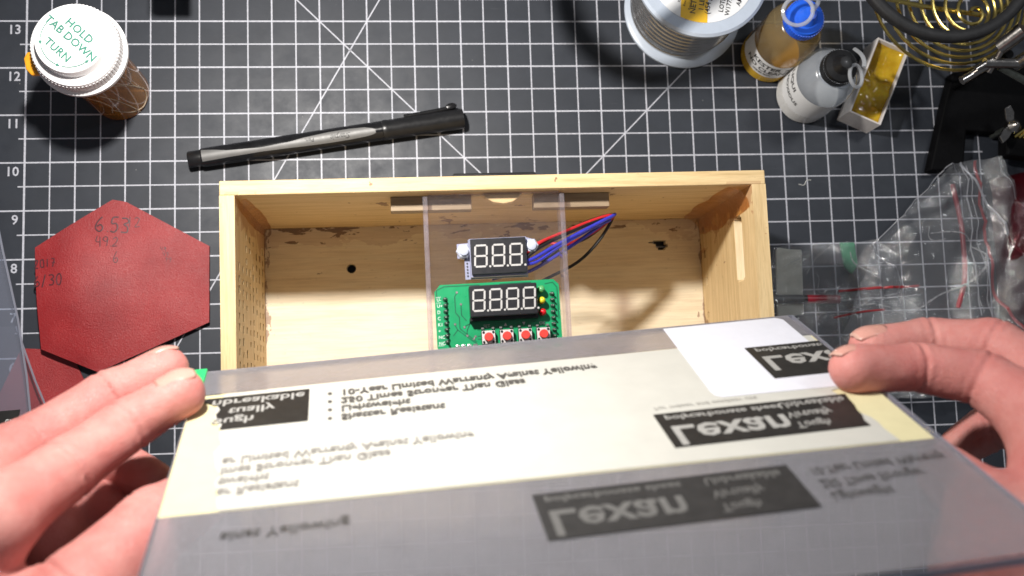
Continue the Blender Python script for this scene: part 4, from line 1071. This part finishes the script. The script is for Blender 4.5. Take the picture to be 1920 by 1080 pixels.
for i in range(12):
    for j in range(8):
        vs.append((16.3+1.2*i/11, .4+1.15*j/7, 2.6+.25*noise.noise((i*.4,j*.4,1))))
for i in range(11):
    for j in range(7): fs.append((i*8+j,(i+1)*8+j,(i+1)*8+j+1,i*8+j+1))

# ------------------------------------------------------------------ brass coil stand, black ring and clamps at the top right
cs = empty('coil_stand', 'brass wire coil of a soldering iron stand behind the black ring', 'iron stand', (19.4, 13.1, 0))
pts = []
for i in range(330):
    t = i/329; a = t*2*math.pi*8.4; r = 1.75*(1-t)+.10
    cx = -.02*(1-t)+(-.15)*t; cy = .1*(1-t)+(-.85)*t
    pts.append((cx+r*math.cos(a), cy+r*math.sin(a), 1.3+1.1*t))
MB().tube(pts, .036, 8).build('coil', M['brass'], cs, True)
MB().tube([(-2.3,-.2,1.9),(-1.0,-.5,1.95),(.3,-.72,2.0)], .05, 8).build('crossbar', M['brass'], cs, True)
for lx, ly in ((1.75,.1),(-.3,1.8)): MB().tube([(lx,ly,.0),(lx,ly,1.4)], .06, 8).build('leg', M['brass'], cs, True)
rg = empty('magnifier_ring', 'black round frame above the brass coil at the top right corner', 'ring', (18.37, 13.42, 3.0))
q = MB(); n = 72
for i in range(n):
    pass
q.lathe([(1.74,-.10),(1.93,-.12),(1.96,-.06),(1.96,.06),(1.92,.11),(1.76,.10),(1.73,.05),(1.73,-.06),(1.74,-.10)], (0,0), 80, caps=False)
q.build('frame', M['black_rubber'], rg, True, angle=60)
q = MB().lathe([(.02,-.02),(.10,0),(.12,.06),(.07,.12),(.02,.14)], (-1.5,-.95), 14).lathe([(.05,.14),(.05,.24),(.01,.26)], (-1.5,-.95), 10).build('thumb_nut', M['brass'], rg, True)
MB().tube([(0,1.93,0),(0,3.2,.1),(.3,4.5,-.4)], .09, 10).build('arm', M['black_rubber'], rg, True)
hh = empty('helping_hand', 'chrome joints, rods and alligator clip of a helping hand stand at top right', 'helping hand', (19.7, 11.3, 0))
def rod(a, b, r, m, nm, n=16): MB().tube([a, b], r, n).build(nm, M[m], hh, True, angle=50)
rod((-.12,.20,2.62),(.16,.42,3.02),.17,'chrome','clamp_joint'); rod((-.42,-.10,2.55),(.55,-.12,2.55),.10,'chrome','clamp_joint')
rod((.28,-.12,2.45),(.42,-.02,2.75),.14,'chrome','clamp_joint'); rod((-.20,-.2,2.3),(-.08,.18,2.7),.07,'chrome','clamp_joint')
rod((-.30,-.12,2.45),(-.84,-.42,2.40),.085,'chrome','alligator_clip'); rod((-.28,-.05,2.58),(-.62,-.24,2.55),.06,'chrome','alligator_clip')
rod((-.05,-.15,2.45),(1.9,-1.1,2.2),.075,'pin','rod'); rod((.5,-.1,2.5),(2.2,.3,2.5),.09,'chrome','rod')
rod((.15,.1,2.5),(.15,.1,.35),.09,'black_matte','post')
MB().lathe([(.02,0),(.12,.02),(.17,.10),(.17,.2),(.12,.30),(.03,.33)], (1.12,.22), 18).build('ball_foot', M['chrome'], hh, True, angle=80)
bp = MB().prism([(-.55,-1.78),(-.12,-.35),(.15,.42),(1.1,.55),(2.6,.55),(2.6,-.95),(1.15,-.97),(.36,-.90),(.22,-1.8)], .02, .34)
bp.build('base_plate', M['black_matte'], hh, bevel=.04)
MB().prism([(1.05,-.95),(2.6,-.95),(2.6,-1.75),(1.0,-1.55)], .35, .75).build('base_block', M['black_matte'], hh, bevel=.05)
wn = empty('wing_nut', 'brass coloured wing nut on a bolt at the right edge below the clamps', 'wing nut', (20.78, 10.33, .9), R(20))
MB().lathe([(.14,-.1),(.15,.08),(.10,.14),(.05,.2),(.02,.22)], (0,0), 16).build('nut_hub', M['chrome'], wn, True)
MB().prism([(-.02,-.06),(.03,.06),(.10,.28),(.06,.44),(-.09,.42),(-.12,.2)], -.03, .05, fn=lambda x,y,z: (x,y,z+.25*max(0,y))).build('wing', M['chrome'], wn, bevel=.02)
MB().prism([(-.02,-.06),(.0,.07),(-.28,.02),(-.47,-.10),(-.45,-.26),(-.25,-.2)], -.03, .05, fn=lambda x,y,z: (x,y,z+.25*max(0,-x))).build('wing', M['chrome'], wn, bevel=.02)
MB().tube([(0,0,-.8),(0,0,-.1)], .07, 10).build('bolt', M['pin'], wn, True)
for k in range(3):
    MB().tube([(.02+.09*k,-.22-.05*k,-.12),(.55,-.1-.05*k,-.1)], .03, 8).build('washer_wire', M['brass'], wn, True)

# ------------------------------------------------------------------ just past the top edge: unseen shapes added to cast shadows on the mat
cl_ = empty('cable_loop', 'loop of black cable beyond the top edge of the mat, out of view', 'cable', (10.66, 13.42, 4.5))
cpts = []
for i in range(60):
    a = 60+i*6.0; up = max(0, (a-285)/60)
    cpts.append((1.46*math.cos(R(a))+.9*up, 1.46*math.sin(R(a))+1.6*up, min(4.5, 3.2*up*up)))
MB().tube([(.4,4.6,-4.3),(.6,3.6,-2.5),(.75,2.4,-.6)]+cpts, .19, 10).build('cable', M['black_rubber'], cl_, True)  # made-up loop, shaped to give the curved shadow beside the spool
bl = empty('lamp_bracket', 'black bracket behind the mat whose shadow falls beyond the pill bottle', 'bracket', (3.25, 13.0, 0))
MB().box((-.29,0,1.9),(.33,.5,2.5)).box((-.45,.42,1.9),(-.29,1.5,2.3)).box((-.2,.5,0),(.2,1.0,2.2)).build('bracket_arm', M['black_matte'], bl, bevel=.03)  # made-up block, there only for its shadow at the top left
